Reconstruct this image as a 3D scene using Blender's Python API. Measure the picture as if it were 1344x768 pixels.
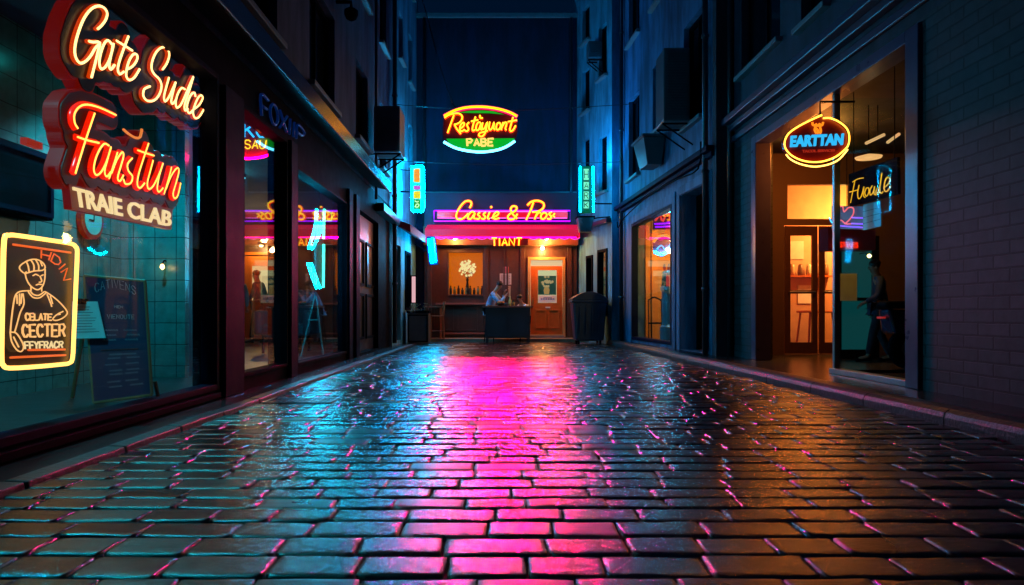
import bpy, bmesh, math, random
import numpy as np
from mathutils import Vector, Matrix, Euler

random.seed(7)
for o in list(bpy.data.objects):
    bpy.data.objects.remove(o)
SC = bpy.context.scene
COL = SC.collection
R = math.radians

# ------------------------------------------------------------------ camera, sky, moon, exposure
F, VX, HY, H = 896.0, 655.0, 412.0, 0.80        # focal length in photo pixels, vanishing point, eye height
cam = bpy.data.objects.new('camera', bpy.data.cameras.new('camera'))
COL.objects.link(cam)
cam.location = (0, 0, H)
cam.rotation_euler = (R(90), 0, 0)
cam.data.lens = 24
cam.data.sensor_width = 36
cam.data.shift_x = (672 - VX) / 1344
cam.data.shift_y = (HY - 384) / 1344
cam.data.clip_end = 600
cam.data.clip_start = 0.05
SC.camera = cam

W = bpy.data.worlds.new('World')
SC.world = W
W.use_nodes = True
nt = W.node_tree
bg = nt.nodes['Background']
sky = nt.nodes.new('ShaderNodeTexSky')
sky.sky_type = 'NISHITA'
sky.sun_disc = False
sky.sun_elevation = R(55)
sky.sun_rotation = R(270)
tint = nt.nodes.new('ShaderNodeMix')
tint.data_type = 'RGBA'
tint.blend_type = 'MULTIPLY'
tint.inputs[0].default_value = 1.0
tint.inputs[7].default_value = (0.02, 0.45, 1.0, 1)
nt.links.new(sky.outputs[0], tint.inputs[6])
nt.links.new(tint.outputs[2], bg.inputs[0])
bg.inputs[1].default_value = 0.006

sun = bpy.data.objects.new('moon', bpy.data.lights.new('moon', 'SUN'))
COL.objects.link(sun)
sun.data.energy = 0.24
sun.data.color = (0.05, 0.30, 1.0)
sun.data.angle = R(6)
sun.rotation_euler = (R(10), R(-34), 0)

SC.view_settings.view_transform = 'Standard'
SC.view_settings.look = 'None'
SC.view_settings.gamma = 1
SC.view_settings.exposure = -0.38
SC.view_settings.use_curve_mapping = False
SC.cycles.use_denoising = True
SC.cycles.max_bounces = 7
SC.cycles.diffuse_bounces = 3
SC.cycles.glossy_bounces = 4
SC.cycles.transparent_max_bounces = 16
SC.cycles.sample_clamp_indirect = 4
SC.cycles.caustics_reflective = False
SC.cycles.caustics_refractive = False

# ------------------------------------------------------------------ materials
MATS = {}


def _new(name):
    m = bpy.data.materials.new(name)
    m.use_nodes = True
    return m, m.node_tree, m.node_tree.nodes['Principled BSDF']


def mat(name, col, rough=0.6, metal=0.0, var=0.25, scale=6.0, bump=0.15, bscale=60.0, spec=0.5, coat=0.0, streak=False):
    """painted, plastered or wooden surface with colour mottling, uneven gloss and fine relief"""
    if name in MATS:
        return MATS[name]
    m, t, p = _new(name)
    tc = t.nodes.new('ShaderNodeTexCoord')
    n = t.nodes.new('ShaderNodeTexNoise')
    n.inputs['Scale'].default_value = scale
    n.inputs['Detail'].default_value = 6
    t.links.new(tc.outputs['Object'], n.inputs['Vector'])
    mix = t.nodes.new('ShaderNodeMix')
    mix.data_type = 'RGBA'
    mix.inputs[6].default_value = tuple(c * (1 - var) for c in col) + (1,)
    mix.inputs[7].default_value = tuple(min(1, c * (1 + var)) for c in col) + (1,)
    t.links.new(n.outputs[0], mix.inputs[0])
    if streak:          # rain streaks and patchy old paint
        mp_ = t.nodes.new('ShaderNodeMapping')
        mp_.inputs['Scale'].default_value = (1.6, 1.6, 0.35)
        t.links.new(tc.outputs['Object'], mp_.inputs[0])
        ns = t.nodes.new('ShaderNodeTexNoise')
        ns.inputs['Scale'].default_value = 1.6
        ns.inputs['Detail'].default_value = 8
        ns.inputs['Roughness'].default_value = 0.65
        t.links.new(mp_.outputs[0], ns.inputs['Vector'])
        rs_ = t.nodes.new('ShaderNodeMapRange')
        rs_.inputs[1].default_value = 0.40
        rs_.inputs[2].default_value = 0.62
        rs_.inputs[3].default_value = 0.45
        rs_.inputs[4].default_value = 1.15
        t.links.new(ns.outputs[0], rs_.inputs[0])
        ms_ = t.nodes.new('ShaderNodeVectorMath')
        ms_.operation = 'SCALE'
        t.links.new(mix.outputs[2], ms_.inputs[0])
        t.links.new(rs_.outputs[0], ms_.inputs[3])
        t.links.new(ms_.outputs[0], p.inputs['Base Color'])
    else:
        t.links.new(mix.outputs[2], p.inputs['Base Color'])
    mr = t.nodes.new('ShaderNodeMapRange')
    mr.inputs[3].default_value = max(0.02, rough * 0.75)
    mr.inputs[4].default_value = min(1, rough * 1.25)
    t.links.new(n.outputs[0], mr.inputs[0])
    t.links.new(mr.outputs[0], p.inputs['Roughness'])
    p.inputs['Metallic'].default_value = metal
    p.inputs['Specular IOR Level'].default_value = spec
    p.inputs['Coat Weight'].default_value = coat
    if bump:
        n2 = t.nodes.new('ShaderNodeTexNoise')
        n2.inputs['Scale'].default_value = bscale
        n2.inputs['Detail'].default_value = 5
        t.links.new(tc.outputs['Object'], n2.inputs['Vector'])
        b = t.nodes.new('ShaderNodeBump')
        b.inputs['Strength'].default_value = bump
        b.inputs['Distance'].default_value = 0.01
        t.links.new(n2.outputs[0], b.inputs['Height'])
        t.links.new(b.outputs[0], p.inputs['Normal'])
    MATS[name] = m
    return m


def emis(name, col, strength):
    if name in MATS:
        return MATS[name]
    m, t, p = _new(name)
    p.inputs['Base Color'].default_value = (0.02, 0.02, 0.02, 1)
    p.inputs['Emission Color'].default_value = tuple(col) + (1,)
    p.inputs['Emission Strength'].default_value = strength
    p.inputs['Roughness'].default_value = 0.3
    MATS[name] = m
    return m


def glass(name='window glass', tintc=(0.9, 1, 1), boost=1.75):
    if name in MATS:
        return MATS[name]
    m, t, p = _new(name)
    t.nodes.remove(p)
    out = t.nodes['Material Output']
    tr = t.nodes.new('ShaderNodeBsdfTransparent')
    tr.inputs[0].default_value = tuple(tintc) + (1,)
    gl = t.nodes.new('ShaderNodeBsdfGlossy')
    gl.inputs['Roughness'].default_value = 0.02
    fr = t.nodes.new('ShaderNodeFresnel')
    ge = t.nodes.new('ShaderNodeNewGeometry')
    io = t.nodes.new('ShaderNodeMapRange')      # the same reflectance on both faces of the pane
    io.inputs[3].default_value = boost
    io.inputs[4].default_value = 1.0 / boost
    t.links.new(ge.outputs['Backfacing'], io.inputs[0])
    t.links.new(io.outputs[0], fr.inputs[0])
    mx = t.nodes.new('ShaderNodeMixShader')
    t.links.new(fr.outputs[0], mx.inputs[0])
    t.links.new(tr.outputs[0], mx.inputs[1])
    t.links.new(gl.outputs[0], mx.inputs[2])
    t.links.new(mx.outputs[0], out.inputs['Surface'])
    MATS[name] = m
    return m


def brickmat(name, c1, c2, mortar, bw, bh, axis='Y', rough=0.7, offset=0.5, msize=0.012, bump=0.6, spec=0.4):
    """courses laid along a wall: object space (along, up)"""
    if name in MATS:
        return MATS[name]
    m, t, p = _new(name)
    tc = t.nodes.new('ShaderNodeTexCoord')
    sp = t.nodes.new('ShaderNodeSeparateXYZ')
    cb = t.nodes.new('ShaderNodeCombineXYZ')
    t.links.new(tc.outputs['Object'], sp.inputs[0])
    t.links.new(sp.outputs[0 if axis == 'X' else 1], cb.inputs[0])
    t.links.new(sp.outputs[1 if axis == 'F' else 2], cb.inputs[1])
    if axis == 'F':
        t.links.new(sp.outputs[0], cb.inputs[0])
    b = t.nodes.new('ShaderNodeTexBrick')
    b.offset = offset
    b.inputs['Scale'].default_value = 1
    b.inputs['Color1'].default_value = tuple(c1) + (1,)
    b.inputs['Color2'].default_value = tuple(c2) + (1,)
    b.inputs['Mortar'].default_value = tuple(mortar) + (1,)
    b.inputs['Mortar Size'].default_value = msize
    b.inputs['Mortar Smooth'].default_value = 0.3
    b.inputs['Brick Width'].default_value = bw
    b.inputs['Row Height'].default_value = bh
    n = t.nodes.new('ShaderNodeTexNoise')
    n.inputs['Scale'].default_value = 9
    n.inputs['Detail'].default_value = 7
    t.links.new(tc.outputs['Object'], n.inputs['Vector'])
    vm = t.nodes.new('ShaderNodeVectorMath')
    vm.operation = 'SCALE'
    wob = t.nodes.new('ShaderNodeVectorMath')
    t.links.new(n.outputs[1], vm.inputs[0])
    vm.inputs[3].default_value = 0.012
    t.links.new(cb.outputs[0], wob.inputs[0])
    t.links.new(vm.outputs[0], wob.inputs[1])
    t.links.new(wob.outputs[0], b.inputs['Vector'])
    mix = t.nodes.new('ShaderNodeMix')
    mix.data_type = 'RGBA'
    mix.blend_type = 'MULTIPLY'
    mix.inputs[0].default_value = 0.7
    t.links.new(b.outputs[0], mix.inputs[6])
    t.links.new(n.outputs[0], mix.inputs[7])
    t.links.new(mix.outputs[2], p.inputs['Base Color'])
    p.inputs['Roughness'].default_value = rough
    p.inputs['Specular IOR Level'].default_value = spec
    ms = t.nodes.new('ShaderNodeMath')
    ms.operation = 'MULTIPLY_ADD'
    ms.inputs[1].default_value = -1.0
    t.links.new(b.outputs[1], ms.inputs[0])
    n3 = t.nodes.new('ShaderNodeMath')
    n3.operation = 'MULTIPLY'
    n3.inputs[1].default_value = 0.5
    t.links.new(n.outputs[0], n3.inputs[0])
    t.links.new(n3.outputs[0], ms.inputs[2])
    bp = t.nodes.new('ShaderNodeBump')
    bp.inputs['Strength'].default_value = bump
    bp.inputs['Distance'].default_value = 0.012
    t.links.new(ms.outputs[0], bp.inputs['Height'])
    t.links.new(bp.outputs[0], p.inputs['Normal'])
    MATS[name] = m
    return m


# ------------------------------------------------------------------ mesh helpers
class MB:
    def __init__(s):
        s.v, s.f = [], []

    def add(s, vs, fs):
        b = len(s.v)
        s.v += [tuple(v) for v in vs]
        s.f += [tuple(i + b for i in f) for f in fs]
        return s

    def box(s, x0, x1, y0, y1, z0, z1, T=None):
        c = [(x0, y0, z0), (x1, y0, z0), (x1, y1, z0), (x0, y1, z0), (x0, y0, z1), (x1, y0, z1), (x1, y1, z1), (x0, y1, z1)]
        if T:
            c = [T(*p) for p in c]
        return s.add(c, [(0, 3, 2, 1), (4, 5, 6, 7), (0, 1, 5, 4), (1, 2, 6, 5), (2, 3, 7, 6), (3, 0, 4, 7)])

    def hexa(s, c):
        return s.add(c, [(0, 3, 2, 1), (4, 5, 6, 7), (0, 1, 5, 4), (1, 2, 6, 5), (2, 3, 7, 6), (3, 0, 4, 7)])

    def tube(s, pts, r, n=8, smooth=True, closed=False, r1=None, rep=3):
        P = [Vector(p) for p in pts]
        if smooth and len(P) > 2:
            P = catmull(P, rep, closed)
        if closed:
            P = P + [P[0]]
        L = len(P)
        rings = []
        up = None
        for i in range(L):
            d = (P[min(i + 1, L - 1)] - P[max(i - 1, 0)])
            if d.length < 1e-9:
                d = Vector((0, 0, 1))
            d.normalize()
            if up is None:
                a = Vector((0, 0, 1)) if abs(d.z) < 0.9 else Vector((1, 0, 0))
                up = (a - d * a.dot(d)).normalized()
            else:
                up = up - d * up.dot(d)
                up = up.normalized() if up.length > 1e-6 else d.orthogonal().normalized()
            sd = d.cross(up)
            rr = r if r1 is None else r + (r1 - r) * i / (L - 1)
            rings.append([P[i] + (up * math.cos(2 * math.pi * k / n) + sd * math.sin(2 * math.pi * k / n)) * rr for k in range(n)])
        vs = [v for rg in rings for v in rg]
        fs = [(i * n + k, i * n + (k + 1) % n, (i + 1) * n + (k + 1) % n, (i + 1) * n + k) for i in range(L - 1) for k in range(n)]
        if not closed:
            fs += [tuple(reversed(range(n))), tuple((L - 1) * n + k for k in range(n))]
        return s.add(vs, fs)

    def lathe(s, prof, c=(0, 0, 0), n=20):
        vs, fs = [], []
        for r, z in prof:
            for k in range(n):
                a = 2 * math.pi * k / n
                vs.append((c[0] + r * math.cos(a), c[1] + r * math.sin(a), c[2] + z))
        for i in range(len(prof) - 1):
            for k in range(n):
                fs.append((i * n + k, i * n + (k + 1) % n, (i + 1) * n + (k + 1) % n, (i + 1) * n + k))
        fs.append(tuple(reversed(range(n))))
        fs.append(tuple((len(prof) - 1) * n + k for k in range(n)))
        return s.add(vs, fs)

    def prism(s, poly, off):
        """polygon (3D points) pushed through the vector off"""
        o = Vector(off)
        n = len(poly)
        vs = [Vector(p) for p in poly] + [Vector(p) + o for p in poly]
        fs = [tuple(range(n)), tuple(reversed(range(n, 2 * n)))] + [(i, i + n, (i + 1) % n + n, (i + 1) % n) for i in range(n)]
        return s.add(vs, fs)

    def build(s, name, m, parent=None, bevel=0.0, smooth=False, seg=2):
        off = Vector((0, 0, 0))
        q = parent
        while q is not None:
            off += q.location
            q = q.parent
        me = bpy.data.meshes.new(name)
        me.from_pydata([tuple(Vector(v) - off) for v in s.v], [], s.f)
        bm = bmesh.new()
        bm.from_mesh(me)
        bmesh.ops.recalc_face_normals(bm, faces=bm.faces)
        bm.to_mesh(me)
        bm.free()
        me.materials.append(m)
        o = bpy.data.objects.new(name, me)
        COL.objects.link(o)
        if parent is not None:
            o.parent = parent
        if smooth:
            for p in me.polygons:
                p.use_smooth = True
        if bevel:
            b = o.modifiers.new('edge', 'BEVEL')
            b.width = bevel
            b.segments = seg
            b.limit_method = 'ANGLE'
        return o


def catmull(P, rep=3, closed=False):
    out = []
    n = len(P)
    rng = range(n) if closed else range(n - 1)
    for i in rng:
        if closed:
            a, b, c, d = P[(i - 1) % n], P[i], P[(i + 1) % n], P[(i + 2) % n]
        else:
            a, b, c, d = P[max(i - 1, 0)], P[i], P[i + 1], P[min(i + 2, n - 1)]
        for k in range(rep):
            t = k / rep
            out.append(0.5 * ((2 * b) + (c - a) * t + (2 * a - 5 * b + 4 * c - d) * t * t + (3 * b - a - 3 * c + d) * t ** 3))
    if not closed:
        out.append(P[-1])
    return out


def thing(name, label, cat, loc=(0, 0, 0), group=None):
    o = bpy.data.objects.new(name, None)
    o.empty_display_size = 0.2
    COL.objects.link(o)
    o.location = loc
    o['label'] = label
    o['category'] = cat
    if group:
        o['group'] = group
    return o


def tag(o, label, cat, group=None):
    o['label'] = label
    o['category'] = cat
    if group:
        o['group'] = group
    return o


def struct(o):
    o['kind'] = 'structure'
    return o


def lamp(parent, name, loc, energy, col, radius=0.05, kind='POINT', rot=None, size=None):
    l = bpy.data.lights.new(name, kind)
    l.energy = energy
    l.color = col
    if kind == 'AREA':
        l.shape = 'RECTANGLE'
        l.size, l.size_y = size
    else:
        l.shadow_soft_size = radius
    o = bpy.data.objects.new(name, l)
    COL.objects.link(o)
    off = Vector((0, 0, 0))
    q = parent
    while q is not None:
        off += q.location
        q = q.parent
    o.parent = parent
    o.location = Vector(loc) - off
    if rot:
        o.rotation_euler = rot
    return o


class Frame:
    """a facade: u runs along it, w stands out of it towards the street, z is up"""

    def __init__(s, ox, oy, ux, uy, wx, wy):
        s.o, s.u, s.w = (ox, oy), (ux, uy), (wx, wy)

    def __call__(s, u, w, z):
        return (s.o[0] + u * s.u[0] + w * s.w[0], s.o[1] + u * s.u[1] + w * s.w[1], z)

    def box(s, mb, u0, u1, w0, w1, z0, z1):
        return mb.box(u0, u1, w0, w1, z0, z1, T=lambda a, b, c: s(a, b, c))


FL = Frame(-2.6, 0, 0, 1, 1, 0)
FR = Frame(3.85, 0, 0, 1, -1, 0)
_k = 0.4 / 6.5
FM = Frame(3.2 + 17.9 * _k, 0, -_k, 1, -1, -_k)
_q = 0.66 / 2.3
FF = Frame(2.96 + 17.9 * _q, 0, -_q, 1, -1, -_q)
_c = 0.15 / 3.2
FC = Frame(-2.6 - 16.8 * _c, 0, _c, 1, 1, -_c)
FB = Frame(0, 20.0, 1, 0, 0, -1)


def wall(fr, u0, u1, z0, z1, t, holes=(), mb=None):
    """a wall slab with rectangular openings (u0,u1,z0,z1)"""
    mb = mb or MB()
    us = sorted({u0, u1, *[min(max(h[i], u0), u1) for h in holes for i in (0, 1)]})
    zs = sorted({z0, z1, *[min(max(h[i], z0), z1) for h in holes for i in (2, 3)]})
    idx = {}
    vs, fs = [], []

    def vid(u, w, z):
        k = (round(u, 4), round(w, 4), round(z, 4))
        if k not in idx:
            idx[k] = len(vs)
            vs.append(fr(u, w, z))
        return idx[k]

    def solid(i, j):
        if i < 0 or j < 0 or i >= len(us) - 1 or j >= len(zs) - 1:
            return False
        cu, cz = (us[i] + us[i + 1]) / 2, (zs[j] + zs[j + 1]) / 2
        return not any(h[0] < cu < h[1] and h[2] < cz < h[3] for h in holes)
    for i in range(len(us) - 1):
        for j in range(len(zs) - 1):
            if not solid(i, j):
                continue
            a, b, c, d = us[i], us[i + 1], zs[j], zs[j + 1]
            fs.append((vid(a, 0, c), vid(b, 0, c), vid(b, 0, d), vid(a, 0, d)))
            fs.append((vid(a, -t, c), vid(a, -t, d), vid(b, -t, d), vid(b, -t, c)))
            if not solid(i - 1, j): fs.append((vid(a, 0, c), vid(a, 0, d), vid(a, -t, d), vid(a, -t, c)))
            if not solid(i + 1, j): fs.append((vid(b, 0, c), vid(b, -t, c), vid(b, -t, d), vid(b, 0, d)))
            if not solid(i, j - 1): fs.append((vid(a, 0, c), vid(a, -t, c), vid(b, -t, c), vid(b, 0, c)))
            if not solid(i, j + 1): fs.append((vid(a, 0, d), vid(b, 0, d), vid(b, -t, d), vid(a, -t, d)))
    return mb.add(vs, fs)


def frame_ring(fr, u0, u1, z0, z1, w0, w1, b, mb=None):
    mb = mb or MB()
    fr.box(mb, u0, u0 + b, w0, w1, z0, z1)
    fr.box(mb, u1 - b, u1, w0, w1, z0, z1)
    fr.box(mb, u0 + b, u1 - b, w0, w1, z0, z0 + b)
    fr.box(mb, u0 + b, u1 - b, w0, w1, z1 - b, z1)
    return mb


def onX(X, ox=0, oy=0, s=1.0):
    """photo pixel -> point of the plane x = X (crop origin ox, oy, crop scale s)"""
    def g(px, py):
        px, py = ox + px / s, oy + py / s
        Y = X * F / (px - VX)
        return Vector((X, Y, H - (py - HY) * Y / F))
    return g


def onY(Y, ox=0, oy=0, s=1.0):
    def g(px, py):
        px, py = ox + px / s, oy + py / s
        return Vector(((px - VX) * Y / F, Y, H - (py - HY) * Y / F))
    return g


GLY = {
    'A': [[(0, 0), (.5, 1), (1, 0)], [(.2, .35), (.8, .35)]],
    'B': [[(0, 0), (0, 1), (.7, 1), (.9, .78), (.7, .53), (0, .53)], [(.7, .53), (1, .28), (.75, 0), (0, 0)]],
    'C': [[(1, .8), (.7, 1), (.3, 1), (0, .7), (0, .3), (.3, 0), (.7, 0), (1, .2)]],
    'D': [[(0, 0), (0, 1), (.6, 1), (1, .7), (1, .3), (.6, 0), (0, 0)]],
    'E': [[(1, 1), (0, 1), (0, 0), (1, 0)], [(0, .5), (.8, .5)]],
    'F': [[(1, 1), (0, 1), (0, 0)], [(0, .5), (.8, .5)]],
    'G': [[(1, .8), (.7, 1), (.3, 1), (0, .7), (0, .3), (.3, 0), (.8, 0), (1, .2), (1, .45), (.6, .45)]],
    'H': [[(0, 0), (0, 1)], [(1, 0), (1, 1)], [(0, .5), (1, .5)]],
    'I': [[(.5, 0), (.5, 1)]],
    'L': [[(0, 1), (0, 0), (1, 0)]],
    'M': [[(0, 0), (0, 1), (.5, .4), (1, 1), (1, 0)]],
    'N': [[(0, 0), (0, 1), (1, 0), (1, 1)]],
    'O': [[(.3, 0), (0, .3), (0, .7), (.3, 1), (.7, 1), (1, .7), (1, .3), (.7, 0), (.3, 0)]],
    'P': [[(0, 0), (0, 1), (.7, 1), (1, .78), (.7, .5), (0, .5)]],
    'R': [[(0, 0), (0, 1), (.7, 1), (1, .78), (.7, .5), (0, .5)], [(.5, .5), (1, 0)]],
    'S': [[(1, .8), (.7, 1), (.3, 1), (0, .8), (.2, .55), (.8, .45), (1, .2), (.7, 0), (.3, 0), (0, .2)]],
    'T': [[(0, 1), (1, 1)], [(.5, 1), (.5, 0)]],
    'U': [[(0, 1), (0, .25), (.3, 0), (.7, 0), (1, .25), (1, 1)]],
    'V': [[(0, 1), (.5, 0), (1, 1)]],
    'K': [[(0, 0), (0, 1)], [(1, 1), (0, .45)], [(.3, .6), (1, 0)]],
    'X': [[(0, 0), (1, 1)], [(0, 1), (1, 0)]],
    'Y': [[(0, 1), (.5, .5), (1, 1)], [(.5, .5), (.5, 0)]],
    ' ': [],
}


def word(txt, quad, gap=0.35):
    """strokes of block capitals in the pixel quad (top-left, top-right, bottom-right, bottom-left)"""
    ws = [(0.25 if c == 'I' else 0.6 if c == ' ' else 1.0) for c in txt]
    tot = sum(ws) + gap * (len(txt) - 1)
    out = []
    x = 0
    tl, tr, br, bl = quad
    for c, w in zip(txt, ws):
        for st in GLY[c]:
            o = []
            for a, b in st:
                if c == 'I':
                    a = 0.5
                u = (x + a * w) / tot
                tx, ty = tl[0] + (tr[0] - tl[0]) * u, tl[1] + (tr[1] - tl[1]) * u
                bx, by = bl[0] + (br[0] - bl[0]) * u, bl[1] + (br[1] - bl[1]) * u
                o.append((bx + (tx - bx) * b, by + (ty - by) * b))
            out.append(o)
        x += w + gap
    return out


def neon(parent, name, strokes, mp, r, m, off=(0, 0, 0), smooth=True, n=6):
    mb = MB()
    o = Vector(off)
    for st in strokes:
        P = [mp(*p) + o for p in st]
        mb.tube(P, r, n=n, smooth=smooth and len(P) > 2)
    return mb.build(name, m, parent, smooth=True)


def contour_plate(strokes3, dist, axis, x0, x1, cell=0.02):
    """plate whose outline keeps a distance to the lettering; axis 'X' = plane x const, thickness x0..x1"""
    pts = []
    for st in strokes3:
        for a, b in zip(st[:-1], st[1:]):
            k = max(2, int((b - a).length / 0.02))
            for i in range(k):
                pts.append(a.lerp(b, i / k))
        pts.append(st[-1])
    ui = 1 if axis == 'X' else 0
    A = np.array([(p[ui], p[2]) for p in pts])
    lo, hi = A.min(0) - dist - 2 * cell, A.max(0) + dist + 2 * cell
    nu, nz = int((hi[0] - lo[0]) / cell) + 1, int((hi[1] - lo[1]) / cell) + 1
    gu, gz = lo[0] + np.arange(nu) * cell, lo[1] + np.arange(nz) * cell
    D = np.full((nu, nz), 9.0)
    for i in range(nu):
        D[i] = np.sqrt(((gu[i] - A[:, 0])[None, :] ** 2) + (gz[:, None] - A[:, 1][None, :]) ** 2).min(1)
    D = dist - D
    bm = bmesh.new()
    cache = {}

    def V(u, z):
        k = (round(u, 5), round(z, 5))
        if k not in cache:
            cache[k] = bm.verts.new((x0, k[0], k[1]) if axis == 'X' else (k[0], x0, k[1]))
        return cache[k]
    for i in range(nu - 1):
        for j in range(nz - 1):
            c = [(gu[i], gz[j], D[i, j]), (gu[i + 1], gz[j], D[i + 1, j]), (gu[i + 1], gz[j + 1], D[i + 1, j + 1]), (gu[i], gz[j + 1], D[i, j + 1])]
            poly = []
            for k in range(4):
                a, b = c[k], c[(k + 1) % 4]
                if a[2] > 0:
                    poly.append((a[0], a[1]))
                if (a[2] > 0) != (b[2] > 0):
                    t = a[2] / (a[2] - b[2])
                    poly.append((a[0] + (b[0] - a[0]) * t, a[1] + (b[1] - a[1]) * t))
            q = []
            for u, z in poly:
                v = V(u, z)
                if v not in q:
                    q.append(v)
            if len(q) > 2:
                try:
                    bm.faces.new(q)
                except ValueError:
                    pass
    ge = bmesh.ops.extrude_face_region(bm, geom=list(bm.faces))
    d = Vector((x1 - x0, 0, 0)) if axis == 'X' else Vector((0, x1 - x0, 0))
    bmesh.ops.translate(bm, vec=d, verts=[e for e in ge['geom'] if isinstance(e, bmesh.types.BMVert)])
    mb = MB()
    bm.verts.index_update()
    mb.add([v.co[:] for v in bm.verts], [[v.index for v in f.verts] for f in bm.faces])
    bm.free()
    return mb


# ------------------------------------------------------------------ shared materials
M_black = mat('black painted metal', (0.002, 0.004, 0.008), 0.68, var=0.3, bump=0.0, spec=0.03)
M_bluesteel = mat('blue grey painted frame', (0.003, 0.008, 0.030), 0.62, var=0.3, bump=0.0, spec=0.05)
M_darkwood = mat('dark brown timber', (0.075, 0.028, 0.014), 0.45, var=0.4, scale=14, bump=0.2)
M_wood = mat('orange varnished timber', (0.50, 0.11, 0.012), 0.38, var=0.25, scale=9, bump=0.15)
M_plasterP = mat('mauve grey plaster', (0.085, 0.075, 0.15), 0.75, var=0.3, scale=1.6, bump=0.4, bscale=45, streak=True)
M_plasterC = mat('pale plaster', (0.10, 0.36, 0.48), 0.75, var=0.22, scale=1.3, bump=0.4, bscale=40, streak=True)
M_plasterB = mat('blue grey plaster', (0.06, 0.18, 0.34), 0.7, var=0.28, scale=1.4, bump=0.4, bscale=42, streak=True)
M_plasterD = mat('dark plaster', (0.035, 0.035, 0.06), 0.75, var=0.3, scale=1.5, bump=0.4, bscale=42, streak=True)
M_back = mat('night blue render', (0.006, 0.013, 0.045), 0.85, var=0.3, scale=0.7, bump=0.3, streak=True)
M_pane = mat('dark window pane', (0.006, 0.008, 0.012), 0.08, var=0.2, bump=0.0, spec=0.5)
M_pipe = mat('dark drainpipe metal', (0.05, 0.055, 0.07), 0.35, metal=0.6, bump=0.1)
M_stone = mat('sill stone', (0.22, 0.21, 0.22), 0.5, var=0.3, bump=0.3)
G = glass()
M_brick = brickmat('painted grey brick', (0.062, 0.068, 0.078), (0.036, 0.042, 0.05), (0.014, 0.013, 0.015), 0.34, 0.105, 'Y', 0.62, msize=0.010)
M_tile = brickmat('square wall tiles', (0.10, 0.36, 0.36), (0.08, 0.30, 0.31), (0.02, 0.07, 0.07), 0.235, 0.235, 'Y', 0.25, offset=0.0, msize=0.005, bump=0.35)
M_tileX = brickmat('square wall tiles facing', (0.10, 0.36, 0.36), (0.08, 0.30, 0.31), (0.02, 0.07, 0.07), 0.235, 0.235, 'X', 0.25, offset=0.0, msize=0.005, bump=0.35)
M_floor = brickmat('dark floor boards', (0.07, 0.055, 0.06), (0.05, 0.04, 0.045), (0.01, 0.01, 0.01), 1.2, 0.16, 'F', 0.3, msize=0.006, bump=0.3)

# neon gas colours; halo ones imitate the glow round letters
N_cream = emis('cream neon', (1.0, 0.47, 0.17), 4.6)
N_amber = emis('amber halo of neon', (1.0, 0.055, 0.0), 1.0)
N_red = emis('red neon', (1.0, 0.015, 0.0), 2.6)
N_redhalo = emis('red halo of neon', (1.0, 0.01, 0.0), 1.5)
N_yellow = emis('yellow neon', (1.0, 0.52, 0.02), 3.6)
N_yred = emis('orange red halo of neon', (1.0, 0.03, 0.0), 3.0)
N_magenta = emis('magenta neon', (1.0, 0.0, 0.20), 14.0)
N_violet = emis('violet neon', (0.33, 0.0, 1.0), 4.0)
N_redband = emis('red sign face', (1.0, 0.0, 0.03), 1.1)
N_cyan = emis('cyan neon', (0.0, 0.62, 1.0), 22.0)
N_cyan2 = emis('ice blue neon', (0.0, 0.60, 1.0), 380.0)
N_aqua = emis('aqua neon', (0.06, 1.0, 0.70), 6.0)
N_green = emis('green sign face', (0.0, 0.55, 0.02), 1.0)
N_blue = emis('sky blue neon', (0.02, 0.45, 1.0), 3.0)
N_lime = emis('lime yellow neon', (1.0, 0.85, 0.10), 2.5)

# ------------------------------------------------------------------ GROUND
def xr(y):
    return 3.36 - 0.027 * y


struct(MB().add([(-300, -300, -0.09), (300, -300, -0.09), (300, 300, -0.09), (-300, 300, -0.09)], [(0, 1, 2, 3)]).build(
    'ground', mat('dark ground', (0.03, 0.03, 0.035), 0.8)))


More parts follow.
